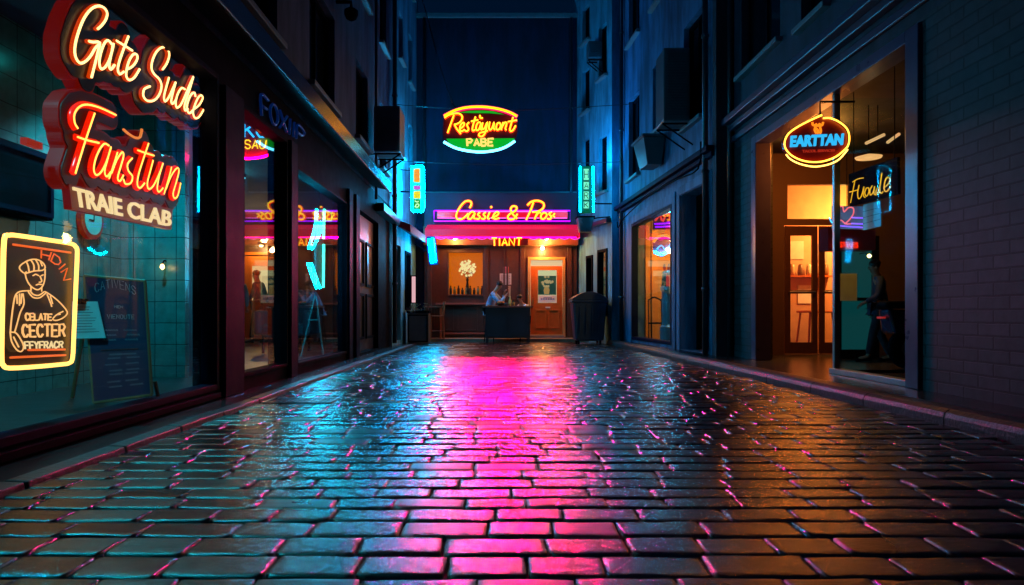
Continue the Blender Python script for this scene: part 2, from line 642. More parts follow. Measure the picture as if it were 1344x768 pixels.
def sett_material():
    m, t, p = _new('wet stone setts')
    tc = t.nodes.new('ShaderNodeTexCoord')
    at = t.nodes.new('ShaderNodeAttribute')
    at.attribute_name = 'tone'
    n = t.nodes.new('ShaderNodeTexNoise')
    n.inputs['Scale'].default_value = 14
    n.inputs['Detail'].default_value = 8
    n.inputs['Roughness'].default_value = 0.65
    t.links.new(tc.outputs['Object'], n.inputs['Vector'])
    mx = t.nodes.new('ShaderNodeMix')
    mx.data_type = 'RGBA'
    mx.inputs[6].default_value = (0.003, 0.0035, 0.005, 1)
    mx.inputs[7].default_value = (0.017, 0.019, 0.023, 1)
    ad = t.nodes.new('ShaderNodeMath')
    ad.operation = 'MULTIPLY'
    t.links.new(at.outputs['Fac'], ad.inputs[0])
    t.links.new(n.outputs[0], ad.inputs[1])
    t.links.new(ad.outputs[0], mx.inputs[0])
    t.links.new(mx.outputs[2], p.inputs['Base Color'])
    nl = t.nodes.new('ShaderNodeTexNoise')
    nl.inputs['Scale'].default_value = 1.3
    nl.inputs['Detail'].default_value = 5
    t.links.new(tc.outputs['Object'], nl.inputs['Vector'])
    sm = t.nodes.new('ShaderNodeMath')
    sm.operation = 'ADD'
    t.links.new(nl.outputs[0], sm.inputs[0])
    t.links.new(at.outputs['Fac'], sm.inputs[1])
    mr = t.nodes.new('ShaderNodeMapRange')
    mr.inputs[1].default_value = 0.4
    mr.inputs[2].default_value = 1.6
    mr.inputs[3].default_value = 0.10
    mr.inputs[4].default_value = 0.31
    t.links.new(sm.outputs[0], mr.inputs[0])
    t.links.new(mr.outputs[0], p.inputs['Roughness'])
    p.inputs['Specular IOR Level'].default_value = 0.5
    p.inputs['IOR'].default_value = 2.35
    p.inputs['Anisotropic'].default_value = 0.8      # stones dressed and worn across the street
    tg = t.nodes.new('ShaderNodeCombineXYZ')
    tg.inputs[1].default_value = 1.0
    t.links.new(tg.outputs[0], p.inputs['Tangent'])
    # stone relief: broad dimples and fine grain
    n2 = t.nodes.new('ShaderNodeTexNoise')
    n2.inputs['Scale'].default_value = 26
    n2.inputs['Detail'].default_value = 8
    n2.inputs['Roughness'].default_value = 0.68
    t.links.new(tc.outputs['Object'], n2.inputs['Vector'])
    n3 = t.nodes.new('ShaderNodeTexNoise')
    n3.inputs['Scale'].default_value = 160
    n3.inputs['Detail'].default_value = 4
    t.links.new(tc.outputs['Object'], n3.inputs['Vector'])
    mpn = t.nodes.new('ShaderNodeMapping')          # tooling marks run across the street
    mpn.inputs['Scale'].default_value = (0.30, 1.0, 1.0)
    t.links.new(tc.outputs['Object'], mpn.inputs[0])
    t.links.new(mpn.outputs[0], n2.inputs['Vector'])
    t.links.new(mpn.outputs[0], n3.inputs['Vector'])
    b1 = t.nodes.new('ShaderNodeBump')
    b1.inputs['Strength'].default_value = 0.62
    b1.inputs['Distance'].default_value = 0.010
    t.links.new(n2.outputs[0], b1.inputs['Height'])
    b2 = t.nodes.new('ShaderNodeBump')
    b2.inputs['Strength'].default_value = 0.35
    b2.inputs['Distance'].default_value = 0.0016
    t.links.new(n3.outputs[0], b2.inputs['Height'])
    t.links.new(b1.outputs[0], b2.inputs['Normal'])
    t.links.new(b2.outputs[0], p.inputs['Normal'])
    MATS['setts'] = m
    return m


M_sett = sett_material()
M_joint = mat('wet dark joint grit', (0.006, 0.006, 0.008), 0.75, var=0.4, scale=40, bump=0.5, bscale=120, spec=0.2)


def build_setts():
    rnd = random.Random(11)
    us = np.array([0, .05, .13, .35, .65, .87, .95, 1.0])
    vs_ = np.array([0, .09, .22, .5, .78, .91, 1.0])
    NU, NV = len(us), len(vs_)
    V, Fc, tone = [], [], []
    y = -0.6
    row = 0
    while y < 19.35:
        d = rnd.uniform(0.155, 0.195)
        x = -2.17 - rnd.uniform(0, 0.2)
        xe = xr(y) - 0.02
        while x < xe - 0.05:
            w = rnd.uniform(0.23, 0.36)
            x0, x1 = max(x, -2.17), min(x + w, xe)
            x += w
            if x1 - x0 < 0.09:
                continue
            g = 0.0035
            a0, a1, b0, b1 = x0 + g + rnd.uniform(0, .004), x1 - g - rnd.uniform(0, .004), y + g + rnd.uniform(0, .003), y + d - g - rnd.uniform(0, .003)
            h = rnd.uniform(-0.0025, 0.0025)
            tx, ty = rnd.gauss(0, 0.006), rnd.gauss(0, 0.011)
            sk = [rnd.uniform(-.008, .008) for _ in range(4)]
            dome = rnd.uniform(0.0006, 0.0028)
            tn = rnd.random()
            ph = [rnd.uniform(0, 6.28) for _ in range(4)]
            base = len(V)
            for j in range(NV):
                for i in range(NU):
                    u, v = us[i], vs_[j]
                    eu, ev = min(u, 1 - u) * (a1 - a0), min(v, 1 - v) * (b1 - b0)
                    rad = 0.008
                    fu, fv = max(0, 1 - eu / rad), max(0, 1 - ev / rad)
                    drop = 0.0009 * fu ** 2.2 + 0.0055 * fv ** 2.2
                    X = a0 + u * (a1 - a0)
                    Y = b0 + v * (b1 - b0)
                    if fu > .2 and fv > .2:            # rounded corner
                        X += (0.5 - u) * 0.016 * fu * fv
                        Y += (0.5 - v) * 0.020 * fu * fv
                    Y += (sk[0] * (1 - u) + sk[1] * u) * (1 - v) * .8 + (sk[2] * (1 - u) + sk[3] * u) * v * .8
                    X += math.sin(v * 5 + ph[0]) * 0.002
                    Y += math.sin(u * 7 + ph[1]) * 0.0022
                    Z = h + (u - .5) * (a1 - a0) * tx + (v - .5) * (b1 - b0) * ty + dome * (1 - (2 * u - 1) ** 2) * (1 - (2 * v - 1) ** 2) - drop
                    Z += 0.0006 * math.sin(u * 8 + ph[2]) * math.sin(v * 6 + ph[3])
                    V.append((X, Y, Z))
                    tone.append(tn)
            for j in range(NV - 1):
                for i in range(NU - 1):
                    a = base + j * NU + i
                    Fc.append((a, a + 1, a + NU + 1, a + NU))
            # skirt down into the joint
            ring = [base + i for i in range(NU)] + [base + j * NU + NU - 1 for j in range(1, NV)] + \
                   [base + (NV - 1) * NU + i for i in range(NU - 2, -1, -1)] + [base + j * NU for j in range(NV - 2, 0, -1)]
            b2 = len(V)
            for r_ in ring:
                V.append((V[r_][0], V[r_][1], -0.045))
                tone.append(tn)
            n = len(ring)
            for k in range(n):
                Fc.append((ring[k], b2 + k, b2 + (k + 1) % n, ring[(k + 1) % n]))
        y += d
        row += 1
    me = bpy.data.meshes.new('road')
    me.from_pydata(V, [], Fc)
    at = me.attributes.new('tone', 'FLOAT', 'POINT')
    at.data.foreach_set('value', tone)
    for p in me.polygons:
        p.use_smooth = True
    me.materials.append(M_sett)
    o = bpy.data.objects.new('road', me)
    COL.objects.link(o)
    struct(o)


build_setts()
struct(MB().add([(-2.3, -6, -0.024), (3.6, -6, -0.024), (3.1, 19.4, -0.024), (-2.3, 19.4, -0.024)], [(0, 1, 2, 3)]).build('road_bed', M_joint))
M_pav = brickmat('wet paving slabs', (0.055, 0.055, 0.06), (0.04, 0.042, 0.046), (0.01, 0.01, 0.012), 0.45, 0.45, 'F', 0.24, msize=0.008, bump=0.5, spec=0.8)
M_kerb = mat('wet kerb stone', (0.05, 0.052, 0.058), 0.42, var=0.5, scale=9, bump=0.7, bscale=35, spec=0.4)
# left kerb: low flush stones; right kerb: rounded raised stones
rk = random.Random(3)
kb = MB()
y = -4.0
while y < 19.3:
    L = rk.uniform(0.55, 0.85)
    a, b = -2.31 + rk.uniform(-.004, .004), -2.175 + rk.uniform(-.005, .003)
    z = 0.028 + rk.uniform(-.004, .004)
    kb.hexa([(a, y + .006, -.08), (b, y + .006, -.08), (b, y + L - .006, -.08), (a, y + L - .006, -.08),
             (a + .008, y + .008, z), (b - .018, y + .008, z - .004), (b - .018, y + L - .008, z - .004), (a + .008, y + L - .008, z)])
    y += L
struct(kb.build('kerb', M_kerb, bevel=0.008))
kb = MB()
y = -4.0
while y < 19.6:
    L = rk.uniform(0.9, 1.1)
    z = 0.115 + rk.uniform(-.003, .003)
    y0, y1 = y + .005, y + L - .005
    prof = [(0.0, -.08), (0.0, .05), (0.012, .085), (0.045, z - .006), (0.09, z), (0.20, z), (0.20, -.08)]
    vs = [(xr(yy) + p, yy, q) for yy in (y0, y1) for p, q in prof]
    n = len(prof)
    kb.add(vs, [tuple(range(n)), tuple(reversed(range(n, 2 * n)))] + [(i, i + n, (i + 1) % n + n, (i + 1) % n) for i in range(n)])
    y += L
struct(kb.build('kerb', M_kerb, bevel=0.004))
struct(MB().add([(-2.62, -6, .02), (-2.31, -6, .02), (-2.31, 19.4, .02), (-2.62, 19.4, .02)], [(0, 1, 2, 3)]).build('pavement', M_pav))
struct(MB().add([(xr(-6) + .2, -6, .108), (6.0, -6, .108), (6.0, 12, .108), (4.6, 12, .108), (3.7, 12.0, .108), (3.3, 19.9, .108), (xr(19.9) + .2, 19.9, .108)],
                [tuple(range(7))]).build('pavement', M_pav))
struct(MB().box(-2.62, 3.2, 19.36, 20.02, -.08, .10).build('pavement', mat('stone step', (0.33, 0.26, 0.17), 0.5, bump=0.3), bevel=0.01))

# ------------------------------------------------------------------ LEFT SHOP BUILDING
LW1 = (2.2, 6.28, 0.10, 3.0)
LW2 = (6.86, 8.32, 0.16, 2.92)
LW3 = (8.70, 11.58, 0.13, 2.70)
LD = (12.6, 14.7, 0.06, 2.75)
lb = thing('shop_building', 'long black fronted shop building with three glass shopfronts and mauve plaster above', 'building', (-2.6, 8, 0))
g1 = wall(FL, -5, 16.6, 0.0, 3.35, 0.22, [LW1, LW2, LW3, LD])
g1.build('shopfront_wall', M_black, lb)
UPW = [(9.36, 10.8, 4.0, 5.45), (12.4, 13.5, 4.05, 5.46), (14.9, 15.75, 4.04, 5.44), (9.36, 10.8, 6.8, 8.3), (12.4, 13.5, 6.8, 8.3), (14.9, 15.75, 6.77, 8.2),
       (9.36, 10.8, 9.6, 11), (12.4, 13.5, 9.6, 11), (14.9, 15.75, 9.6, 11), (6.6, 8.0, 4.0, 5.45), (4.2, 5.6, 4.0, 5.45)]
wall(FL, -5, 16.6, 3.36, 12.5, 0.3, UPW).build('upper_wall', M_plasterP, lb)


def upper_window(fr, b, o, sill=True):
    u0, u1, z0, z1 = o
    f = frame_ring(fr, u0 + .004, u1 - .004, z0 + .004, z1 - .004, -.18, -.10, .06)
    um = (u0 + u1) / 2
    fr.box(f, um - .025, um + .025, -.175, -.105, z0 + .064, z1 - .064)
    w = f.build('window', M_black, b)
    fr.box(MB(), u0 + .05, u1 - .05, -.15, -.14, z0 + .05, z1 - .05).build('pane', M_pane, w)
    if sill:
        fr.box(MB(), u0 - .08, u1 + .08, -.09, .10, z0 - .075, z0 - .004).build('sill', M_stone, w, bevel=.01)
    return w


for o in UPW:
    upper_window(FL, lb, o)


def shop_window(fr, b, o, name='shop_window', glassw=-.05, fb=.07, m=M_black, mg=None, fw=.03):
    u0, u1, z0, z1 = o
    f = frame_ring(fr, u0 + .003, u1 - .003, z0 + .003, z1 - .003, -.12, fw, fb)
    w = f.build(name, m, b, bevel=.006)
    fr.box(MB(), u0 + fb - .01, u1 - fb + .01, glassw - .008, glassw, z0 + fb - .01, z1 - fb + .01).build('pane', mg or G, w)
    return w


shop_window(FL, lb, LW1, m=M_bluesteel, fb=.055, mg=glass('clear shop glass', boost=1.18))
shop_window(FL, lb, LW2, fb=.04)
shop_window(FL, lb, LW3, fb=.04)
# posts between the windows, lightly proud
for a, b_ in ((6.36, 6.82), (8.38, 8.64), (11.64, 11.9), (12.2, 12.5)):
    FL.box(MB(), a, b_, .002, .055, .02, 2.94).build('post', M_bluesteel, lb, bevel=.008)
# plinth ledges under window one
FL.box(MB(), -4.9, 6.28, .003, .05, .03, .085).build('plinth', M_black, lb, bevel=.008)
# closed dark doorway
dd = MB()
FL.box(dd, 12.62, 14.68, -.16, -.10, .065, 2.73)
dd_o = dd.build('door', mat('dark blue timber door', (0.02, 0.022, 0.035), .4), lb)
f = MB()
for a in (12.75, 13.8):
    for z in (.3, 1.35):
        frame_ring(FL, a, a + .8, z, z + .9, -.10, -.07, .05, f)
f.build('panel_moulding', M_black, dd_o)
# canopy running along the front
cp = MB()
cp.hexa([(-2.6, -4, 3.42), (-2.27, -4, 3.36), (-2.27, 14.15, 3.36), (-2.6, 14.15, 3.42),
         (-2.6, -4, 3.68), (-2.27, -4, 3.52), (-2.27, 14.15, 3.52), (-2.6, 14.15, 3.68)])
cp.build('canopy', mat('black canopy sheet', (0.012, 0.013, 0.016), .4, bump=.05), lb, bevel=.01)
MB().box(-2.272, -2.235, -4, 14.17, 3.30, 3.515).build('canopy_lip', mat('glossy canopy trim', (0.10, 0.10, 0.13), .22, metal=.7, bump=.12, bscale=8), lb, bevel=.008)
# cornice shelf of the last stretch
MB().box(-2.6 + .003, -2.40, 14.25, 16.6, 2.95, 3.12).build('cornice', M_pipe, lb, bevel=.02)
# drain pipes
p = MB().tube([(-2.50, 16.35, 0.1), (-2.50, 16.35, 12.4)], .055, n=12, smooth=False)
for z in (1.5, 3.6, 6.0, 8.5):
    p.lathe([(.07, z), (.07, z + .05)], (-2.50, 16.35, 0), 12)
p.build('drain_pipe', M_pipe, lb, smooth=True)
p = MB().tube([(-2.52, 14.0, 3.15), (-2.52, 14.0, 12.4)], .03, n=10, smooth=False)
p.build('conduit', M_pipe, lb, smooth=True)
# rooms behind the shopfronts
MB().box(-4.25, -4.15, -1, 7.6, .1, 3.3).build('tiled_wall', M_tile, lb)
MB().box(-4.15, -3.45, 7.5, 7.6, .1, 3.3).build('tiled_wall', M_tileX, lb)
MB().box(-4.25, -2.82, -1.2, -1, .1, 3.3).build('room_wall', M_plasterD, lb)
MB().box(-9, -2.822, -1.2, 17.4, .0, .1).build('room_floor', M_floor, lb)
MB().box(-9, -2.822, -1.2, 17.4, 3.3, 3.34).build('room_ceiling', mat('dark ceiling', (.03, .035, .04), .8), lb)
MB().box(-9.1, -9, -1.2, 17.4, .0, 3.3).build('room_wall', M_plasterD, lb)
MB().box(-9, -2.83, 17.2, 17.3, .1, 3.3).build('room_wall', M_darkwood, lb)
MB().box(-4.25, -3.45, 7.6, 7.7, .1, 3.3).build('room_wall', M_plasterD, lb)
# fascia letters over the second window
mp = onX(-2.595)
neon(lb, 'fascia_lettering', word('FOXIIP', [(340, 124), (398, 172), (396, 188), (341, 152)], .3), mp, .016, emis('dim blue letter', (0.0, 0.12, 0.9), .07), n=6, off=(.02, 0, 0))
# lamps on the tiled shop's ceiling (out of view, inferred from the teal light)
for k, (lx, ly, e) in enumerate(((-3.45, 6.5, 300), (-3.0, 3.3, 240))):
    t = thing('ceiling_lamp', ['small round teal lit ceiling lamp at the far end of the tiled shop', 'small round teal lit ceiling lamp at the near end of the tiled shop'][k],
              'ceiling lamp', (lx, ly, 3.3), 'ceiling lamps of the tiled shop')
    MB().lathe([(.13, 3.24), (.13, 3.3)], (lx, ly, 0), 20).build('housing', M_black, t)
    MB().lathe([(.02, 3.20), (.09, 3.205), (.11, 3.24)], (lx, ly, 0), 20).build('diffuser', emis('teal lamp glass', (0.02, .9, .85), 10), t, smooth=True)
    lo = lamp(t, 'bulb', (lx, ly, 3.15), e, (0.0, 0.72, 0.90), .06, kind='SPOT')
    lo.data.spot_size = R(112)
    lo.data.spot_blend = .6

# door and lamp added in the second room for a reflected doorway
dr = MB()
dr.box(-6.45, -5.42, 17.12, 17.198, .1, 2.2)
ir = thing('reflected_door', 'orange timber door with a lit pane, added for a reflected doorway in the left shop', 'door', (-5.95, 17.15, .1))
frame_ring(Frame(0, 17.2, 1, 0, 0, -1), -6.50, -5.40, .1, 2.35, .002, .06, .07).build('door_frame', M_wood, ir)
wall(Frame(0, 17.14, 1, 0, 0, -1), -6.42, -5.48, .11, 2.25, .04, [(-6.2, -5.7, 1.1, 2.0)]).build('door_leaf', M_wood, ir)
MB().box(-6.2, -5.7, 17.155, 17.165, 1.1, 2.0).build('lit_pane', emis('lit cream pane', (1.0, .62, .28), 1.3), ir)
MB().tube([(-5.56, 17.12, 1.0), (-5.56, 17.07, 1.0), (-5.56, 17.07, 1.2), (-5.56, 17.12, 1.2)], .012, smooth=False).build('handle', M_pipe, ir)
t = thing('wall_lamp', 'small warm lamp added over the orange door at the back of the left shop', 'lamp', (-5.95, 17.1, 2.6))
MB().lathe([(.05, 2.52), (.09, 2.56), (.09, 2.60), (.03, 2.66)], (-5.95, 17.08, 0), 16).build('shade', M_black, t)
MB().lathe([(.01, 2.47), (.05, 2.49), (.05, 2.53)], (-5.95, 17.08, 0), 12).build('bulb', emis('warm bulb', (1, .6, .25), 12), t, smooth=True)
lamp(t, 'glow', (-5.95, 16.8, 2.45), 75, (1, .55, .2), .05)

# ------------------------------------------------------------------ CYAN-LIT BUILDING (far left)
cb = thing('plaster_building', 'tall pale plaster building at the far left end lit cyan with a pink shop awning', 'building', (-2.6, 18, 0))
CW = [(17.5, 18.05, 7.4, 8.6), (18.9, 19.5, 7.25, 8.6), (17.5, 18.05, 4.9, 6.1), (18.9, 19.5, 4.9, 6.1), (17.5, 18.05, 9.8, 11), (18.9, 19.5, 9.8, 11),
      (17.1, 17.75, .12, 2.55), (18.3, 19.1, .9, 2.5)]
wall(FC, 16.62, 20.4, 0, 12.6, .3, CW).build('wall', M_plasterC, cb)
for o in CW[:6]:
    upper_window(FC, cb, o)
upper_window(FC, cb, CW[6], sill=False)
shop_window(FC, cb, CW[7])
MB().hexa([FC(16.66, .0, 3.02), FC(16.66, .45, 2.78), FC(19.6, .45, 2.78), FC(19.6, 0, 3.02),
           FC(16.66, .0, 3.15), FC(16.66, .45, 2.98), FC(19.6, .45, 2.98), FC(19.6, 0, 3.15)]).build('awning', mat('red awning cloth', (.55, .03, .06), .7, bump=.3), cb, bevel=.01)

# ------------------------------------------------------------------ BACK: tall wall and restaurant front
bt = thing('tower_block', 'tall dark blue windowless building closing the end of the alley', 'building', (0, 20.3, 0))
wall(Frame(0, 20.2, 1, 0, 0, -1), -2.8, 2.7, 0.0, 9.55, .6, []).build('wall', M_back, bt)
MB().box(-2.8, 2.7, 20.12, 20.82, 9.552, 9.68).build('parapet', M_stone, bt, bevel=.01)
MB().box(-2.15, 2.3, 20.08, 20.197, 4.32, 4.40).build('ledge', M_stone, bt, bevel=.01)
for xx in (-2.2, 2.12):
    MB().tube([(xx, 20.1, .2), (xx, 20.1, 9.5)], .05, n=10, smooth=False).build('drain_pipe', M_pipe, bt, smooth=True)
# dark gate between tower and left building
MB().box(-2.62, -2.2, 20.05, 20.1, .1, 3.3).build('side_gate', M_bluesteel, bt)

rs = thing('restaurant_front', 'brown timber restaurant front with a scalloped red awning at the end of the alley', 'building', (0, 19.9, 0))
DW = (.86, 1.92, .17, 2.42)
WW = (-1.48, -.47, 1.36, 2.6)
wall(FB, -2.18, 2.28, .1, 3.62, .18, [DW, WW]).build('wall', M_darkwood, rs)
# soffit box under the awning and sign fascia
MB().box(-2.18, 2.28, 19.62, 19.997, 2.78, 3.32).build('soffit_box', mat('warm brown board', (0.22, 0.10, 0.04), .5, bump=.15), rs, bevel=.01)
MB().box(-2.15, 2.25, 19.72, 19.998, 3.33, 4.30).build('fascia_board', mat('dark plum fascia', (.06, .03, .07), .6), rs, bevel=.01)
# panelling
pl = MB()
for a in (-1.95, -1.25, -.52, .12):
    frame_ring(FB, a, a + .62, .30, 1.0, .002, .025, .05, pl)
for a in (-.38, .22):
    frame_ring(FB, a, a + .55, 1.2, 2.7, .002, .02, .045, pl)
pl.build('panelling', M_darkwood, rs, bevel=.004)
MB().box(-1.85, -.1, 19.88, 19.996, 1.06, 1.12).build('window_ledge', mat('reddish ledge', (.25, .08, .04), .4), rs, bevel=.01)
MB().box(-1.7, -.1, 19.93, 19.996, .2, .25).build('skirting_rail', mat('reddish ledge', (.25, .08, .04), .4), rs, bevel=.01)
for a in (-2.1, -.44, .62, 2.0):
    FB.box(MB(), a, a + .13, .003, .05, .1, 2.78).build('pilaster', M_darkwood, rs, bevel=.008)
# orange lit window
w = frame_ring(FB, -1.52, -.43, 1.32, 2.64, -.03, .04, .05).build('window', M_darkwood, rs, bevel=.006)
MB().box(-1.47, -.48, 19.99, 19.996, 1.37, 2.59).build('pane', G, w)
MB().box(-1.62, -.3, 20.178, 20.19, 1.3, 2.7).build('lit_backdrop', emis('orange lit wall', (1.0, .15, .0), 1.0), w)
t = thing('flower_bouquet', 'round bouquet of pale flowers in a vase behind the orange lit restaurant window', 'flowers', (-.93, 20.06, 1.37))
rb = random.Random(8)
fm = MB()
for k in range(70):
    a, q_ = rb.uniform(0, 6.28), rb.uniform(0, 1) ** .5 * .24
    c0_ = Vector((-.93 + q_ * math.cos(a), 20.07 + rb.uniform(-.02, .02), 2.13 + q_ * math.sin(a)))
    for j in range(5):
        b0_ = a + j * 1.256
        d_ = Vector((math.cos(b0_), -.35, math.sin(b0_))) * .038
        e_ = Vector((-math.sin(b0_), 0, math.cos(b0_))) * .017
        fm.add([c0_, c0_ + d_ * .6 + e_, c0_ + d_, c0_ + d_ * .6 - e_], [(0, 1, 2, 3)])
fm.build('petals', emis('petals with added glow', (1, .66, .28), 1.6), t)  # brightness of the lit petals put in as emission
MB().lathe([(.05, 1.372), (.07, 1.45), (.045, 1.6), (.03, 1.75), (.05, 1.82)], (-.93, 20.07, 0), 14).build('vase', mat('dark glazed vase', (.04, .015, .01), .3), t, smooth=True)
st_ = MB()
for k in range(7):
    st_.tube([(-.93, 20.07, 1.8), (-.93 + (k - 3) * .03, 20.07, 1.95), (-.93 + (k - 3) * .06, 20.07, 2.1)], .005, n=4)
st_.build('stems', mat('dry leaf green', (.05, .07, .03), .7), t)
JARS = ['leftmost', 'second from the left', 'third from the left', 'fourth from the left', 'in the middle', 'fourth from the right', 'third from the right', 'second from the right', 'rightmost']
for k in range(9):
    xx = -1.42 + k * .115
    t = thing('jar', 'jar %s in the row inside the orange restaurant window' % JARS[k], 'jar', (xx, 20.06, 1.37), 'jars in the restaurant window')
    hh = rb.uniform(.12, .26)
    MB().lathe([(.03, 1.372), (.042, 1.39), (.042, 1.372 + hh * .7), (.02, 1.372 + hh * .85), (.02, 1.372 + hh)], (xx, 20.045, 0), 12).build('vessel', mat('window jar %d' % (k % 3), [(.05, .02, .01), (.35, .2, .08), (.12, .03, .02)][k % 3], .3), t, smooth=True)
    MB().lathe([(.024, 1.372 + hh + .001), (.024, 1.372 + hh + .02)], (xx, 20.045, 0), 10).build('lid', M_black, t)

# door
d_o = wall(FB, .93, 1.85, .18, 2.2, .05, [(1.14, 1.69, 1.12, 2.08)]).build('door', M_wood, rs)
frame_ring(FB, .84, 1.94, .12, 2.46, -.1, .06, .08).build('door_frame', mat('light oak door frame', (.5, .26, .08), .4), rs, bevel=.006)
MB().box(.93, 1.85, 20.0, 20.04, 2.21, 2.37).build('transom_light', emis('transom light', (1.0, .72, .38), .9), rs)
MB().box(1.13, 1.70, 20.022, 20.03, 1.1, 2.1).build('door_pane', G, d_o)
pm = MB()
for a in (1.06, 1.45):
    frame_ring(FB, a, a + .33, .38, .92, .002, .02, .035, pm)
pm.build('door_panel', M_wood, d_o, bevel=.004)
MB().tube([FB(.99, .01, 1.05), FB(.99, .06, 1.05), FB(.99, .06, 1.28), FB(.99, .01, 1.28)], .014, smooth=False).build('handle', mat('brass', (.6, .45, .2), .3, metal=1), d_o)
FB.box(MB(), 1.36, 1.5, .003, .02, .97, 1.01).build('letter_slot', mat('pale enamel', (.7, .65, .6), .4), d_o)
FB.box(MB(), .9, 1.9, -.14, .12, .102, .17).build('door_step', M_stone, rs, bevel=.008)
# what shows through the door glass: lit wall, dark flower picture, poster
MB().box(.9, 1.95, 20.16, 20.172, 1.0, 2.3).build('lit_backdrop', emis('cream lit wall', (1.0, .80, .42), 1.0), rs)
fp = MB().box(1.15, 1.68, 20.10, 20.12, 1.36, 1.92)
fp_o = thing('flower_poster', 'teal and cream vase of flowers poster seen through the restaurant door pane', 'poster', (1.4, 20.1, 1.36))
fp.build('sheet', mat('teal poster', (.03, .16, .15), .5), fp_o)
vz = MB().add([(1.33, 20.094, 1.38), (1.47, 20.094, 1.38), (1.49, 20.094, 1.50), (1.43, 20.094, 1.64), (1.37, 20.094, 1.64), (1.31, 20.094, 1.5)], [(0, 1, 2, 3, 4, 5)])
vz.build('vase', emis('printed vase self glowing', (1, .5, .15), .55), fp_o)  # lit look of the printed vase put in as emission
fl = MB()
rk2 = random.Random(5)
for k in range(22):
    a, q = rk2.uniform(0, 6.28), rk2.uniform(0, .15)
    fl.lathe([(.001, -.004), (.035, 0), (.001, .004)], (0, 0, 0), 7)
    n_ = 21
    for i in range(len(fl.v) - n_, len(fl.v)):
        x_, y_, z_ = fl.v[i]
        fl.v[i] = (1.4 + 1.3 * q * math.cos(a) + x_, 20.094 - abs(z_), 1.75 + q * math.sin(a) + y_)
fl.build('flowers', emis('printed flowers self glowing', (1, .66, .30), .6), fp_o)  # lit look of the printed flowers put in as emission
nt_ = thing('notice', 'white printed notice at the bottom of the restaurant door pane', 'notice', (1.41, 20, 1.13))
MB().box(1.15, 1.68, 20.012, 20.018, 1.13, 1.34).build('sheet', mat('white paper', (.75, .72, .66), .6, var=.1), nt_)
tx = MB()
for k in range(6):
    tx.box(1.22 + k * .07, 1.22 + k * .07 + .05, 20.008, 20.011, 1.22, 1.25)
tx.box(1.3, 1.55, 20.008, 20.011, 1.27, 1.285)
tx.build('print', mat('blue print', (.10, .12, .35), .6), nt_)

# awning with scalloped valance and a neon line along its edge
aw = thing('awning', 'bright red scalloped cloth awning over the restaurant front', 'awning', (0, 19.5, 3.2))
A = MB()
n = 60
ax0, ax1 = -2.05, 2.25
top = [(ax0 + (ax1 - ax0) * i / n, 19.7, 3.37) for i in range(n + 1)]
edge = [(ax0 + (ax1 - ax0) * i / n, 19.02, 3.16) for i in range(n + 1)]
val = []
for i in range(n + 1):
    u = i / n * 15
    val.append((ax0 + (ax1 - ax0) * i / n, 19.02, 2.93 - .055 * abs(math.sin(math.pi * u))))
A.add(top + edge + val, [(i, i + 1, n + 2 + i, n + 1 + i) for i in range(n)] + [(n + 1 + i, n + 2 + i, 2 * n + 3 + i, 2 * n + 2 + i) for i in range(n)])
A.add([(ax0, 19.7, 3.37), (ax0, 19.02, 3.16), (ax0, 19.02, 2.93), (ax0, 19.7, 2.99)], [(0, 1, 2, 3)])
A.add([(ax1, 19.7, 3.37), (ax1, 19.02, 3.16), (ax1, 19.02, 2.93), (ax1, 19.7, 2.99)], [(0, 1, 2, 3)])
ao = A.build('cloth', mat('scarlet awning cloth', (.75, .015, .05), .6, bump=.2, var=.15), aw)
_p = ao.data.materials[0].node_tree.nodes['Principled BSDF']       # light falling on the cloth put in as red emission
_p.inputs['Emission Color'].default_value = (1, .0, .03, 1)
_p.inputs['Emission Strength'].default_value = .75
sd = ao.modifiers.new('thick', 'SOLIDIFY')
sd.thickness = .012
MB().tube([(p_[0], 19.0, p_[2] - .004) for p_ in val], .009, n=6, smooth=False).build('neon_edge', emis('pink neon edge', (1, .05, .55), 3), aw)
# magenta tube along the valance edge, in front of the cloth
MB().tube([(ax0 + .1, 18.97, 2.925), (ax1 - .1, 18.97, 2.925)], .014, n=8, smooth=False).build('neon_tube', N_magenta, aw)
MB().box(ax0 + .05, ax1 - .05, 18.92, 19.008, 2.945, 2.953).box(ax0 + .05, ax1 - .05, 18.998, 19.006, 2.89, 2.944).build('tube_light_shield', mat('scarlet light shield', (.5, .01, .03), .5), aw)  # added shield keeping the tube's light off sign and front
ms = lamp(aw, 'added_streak_lamp', ((ax0 + ax1) / 2, 18.93, 2.925), 72, (1, 0, .13), kind='AREA', rot=(R(-90 - 0), 0, 0), size=(3.3, .03))  # added area lamp without a fitting, for the magenta streak
ms.rotation_euler = (R(-79), 0, 0)      # aimed low along the street to streak the setts
ms.data.spread = R(31)
for xx in (-1.9, -.7, .5, 1.6, 2.1):
    MB().tube([(xx, 18.97, 2.93), (xx, 19.0, 2.95), (xx, 19.01, 3.0)], .006, n=6, smooth=False).build('tube_bracket', M_black, aw)

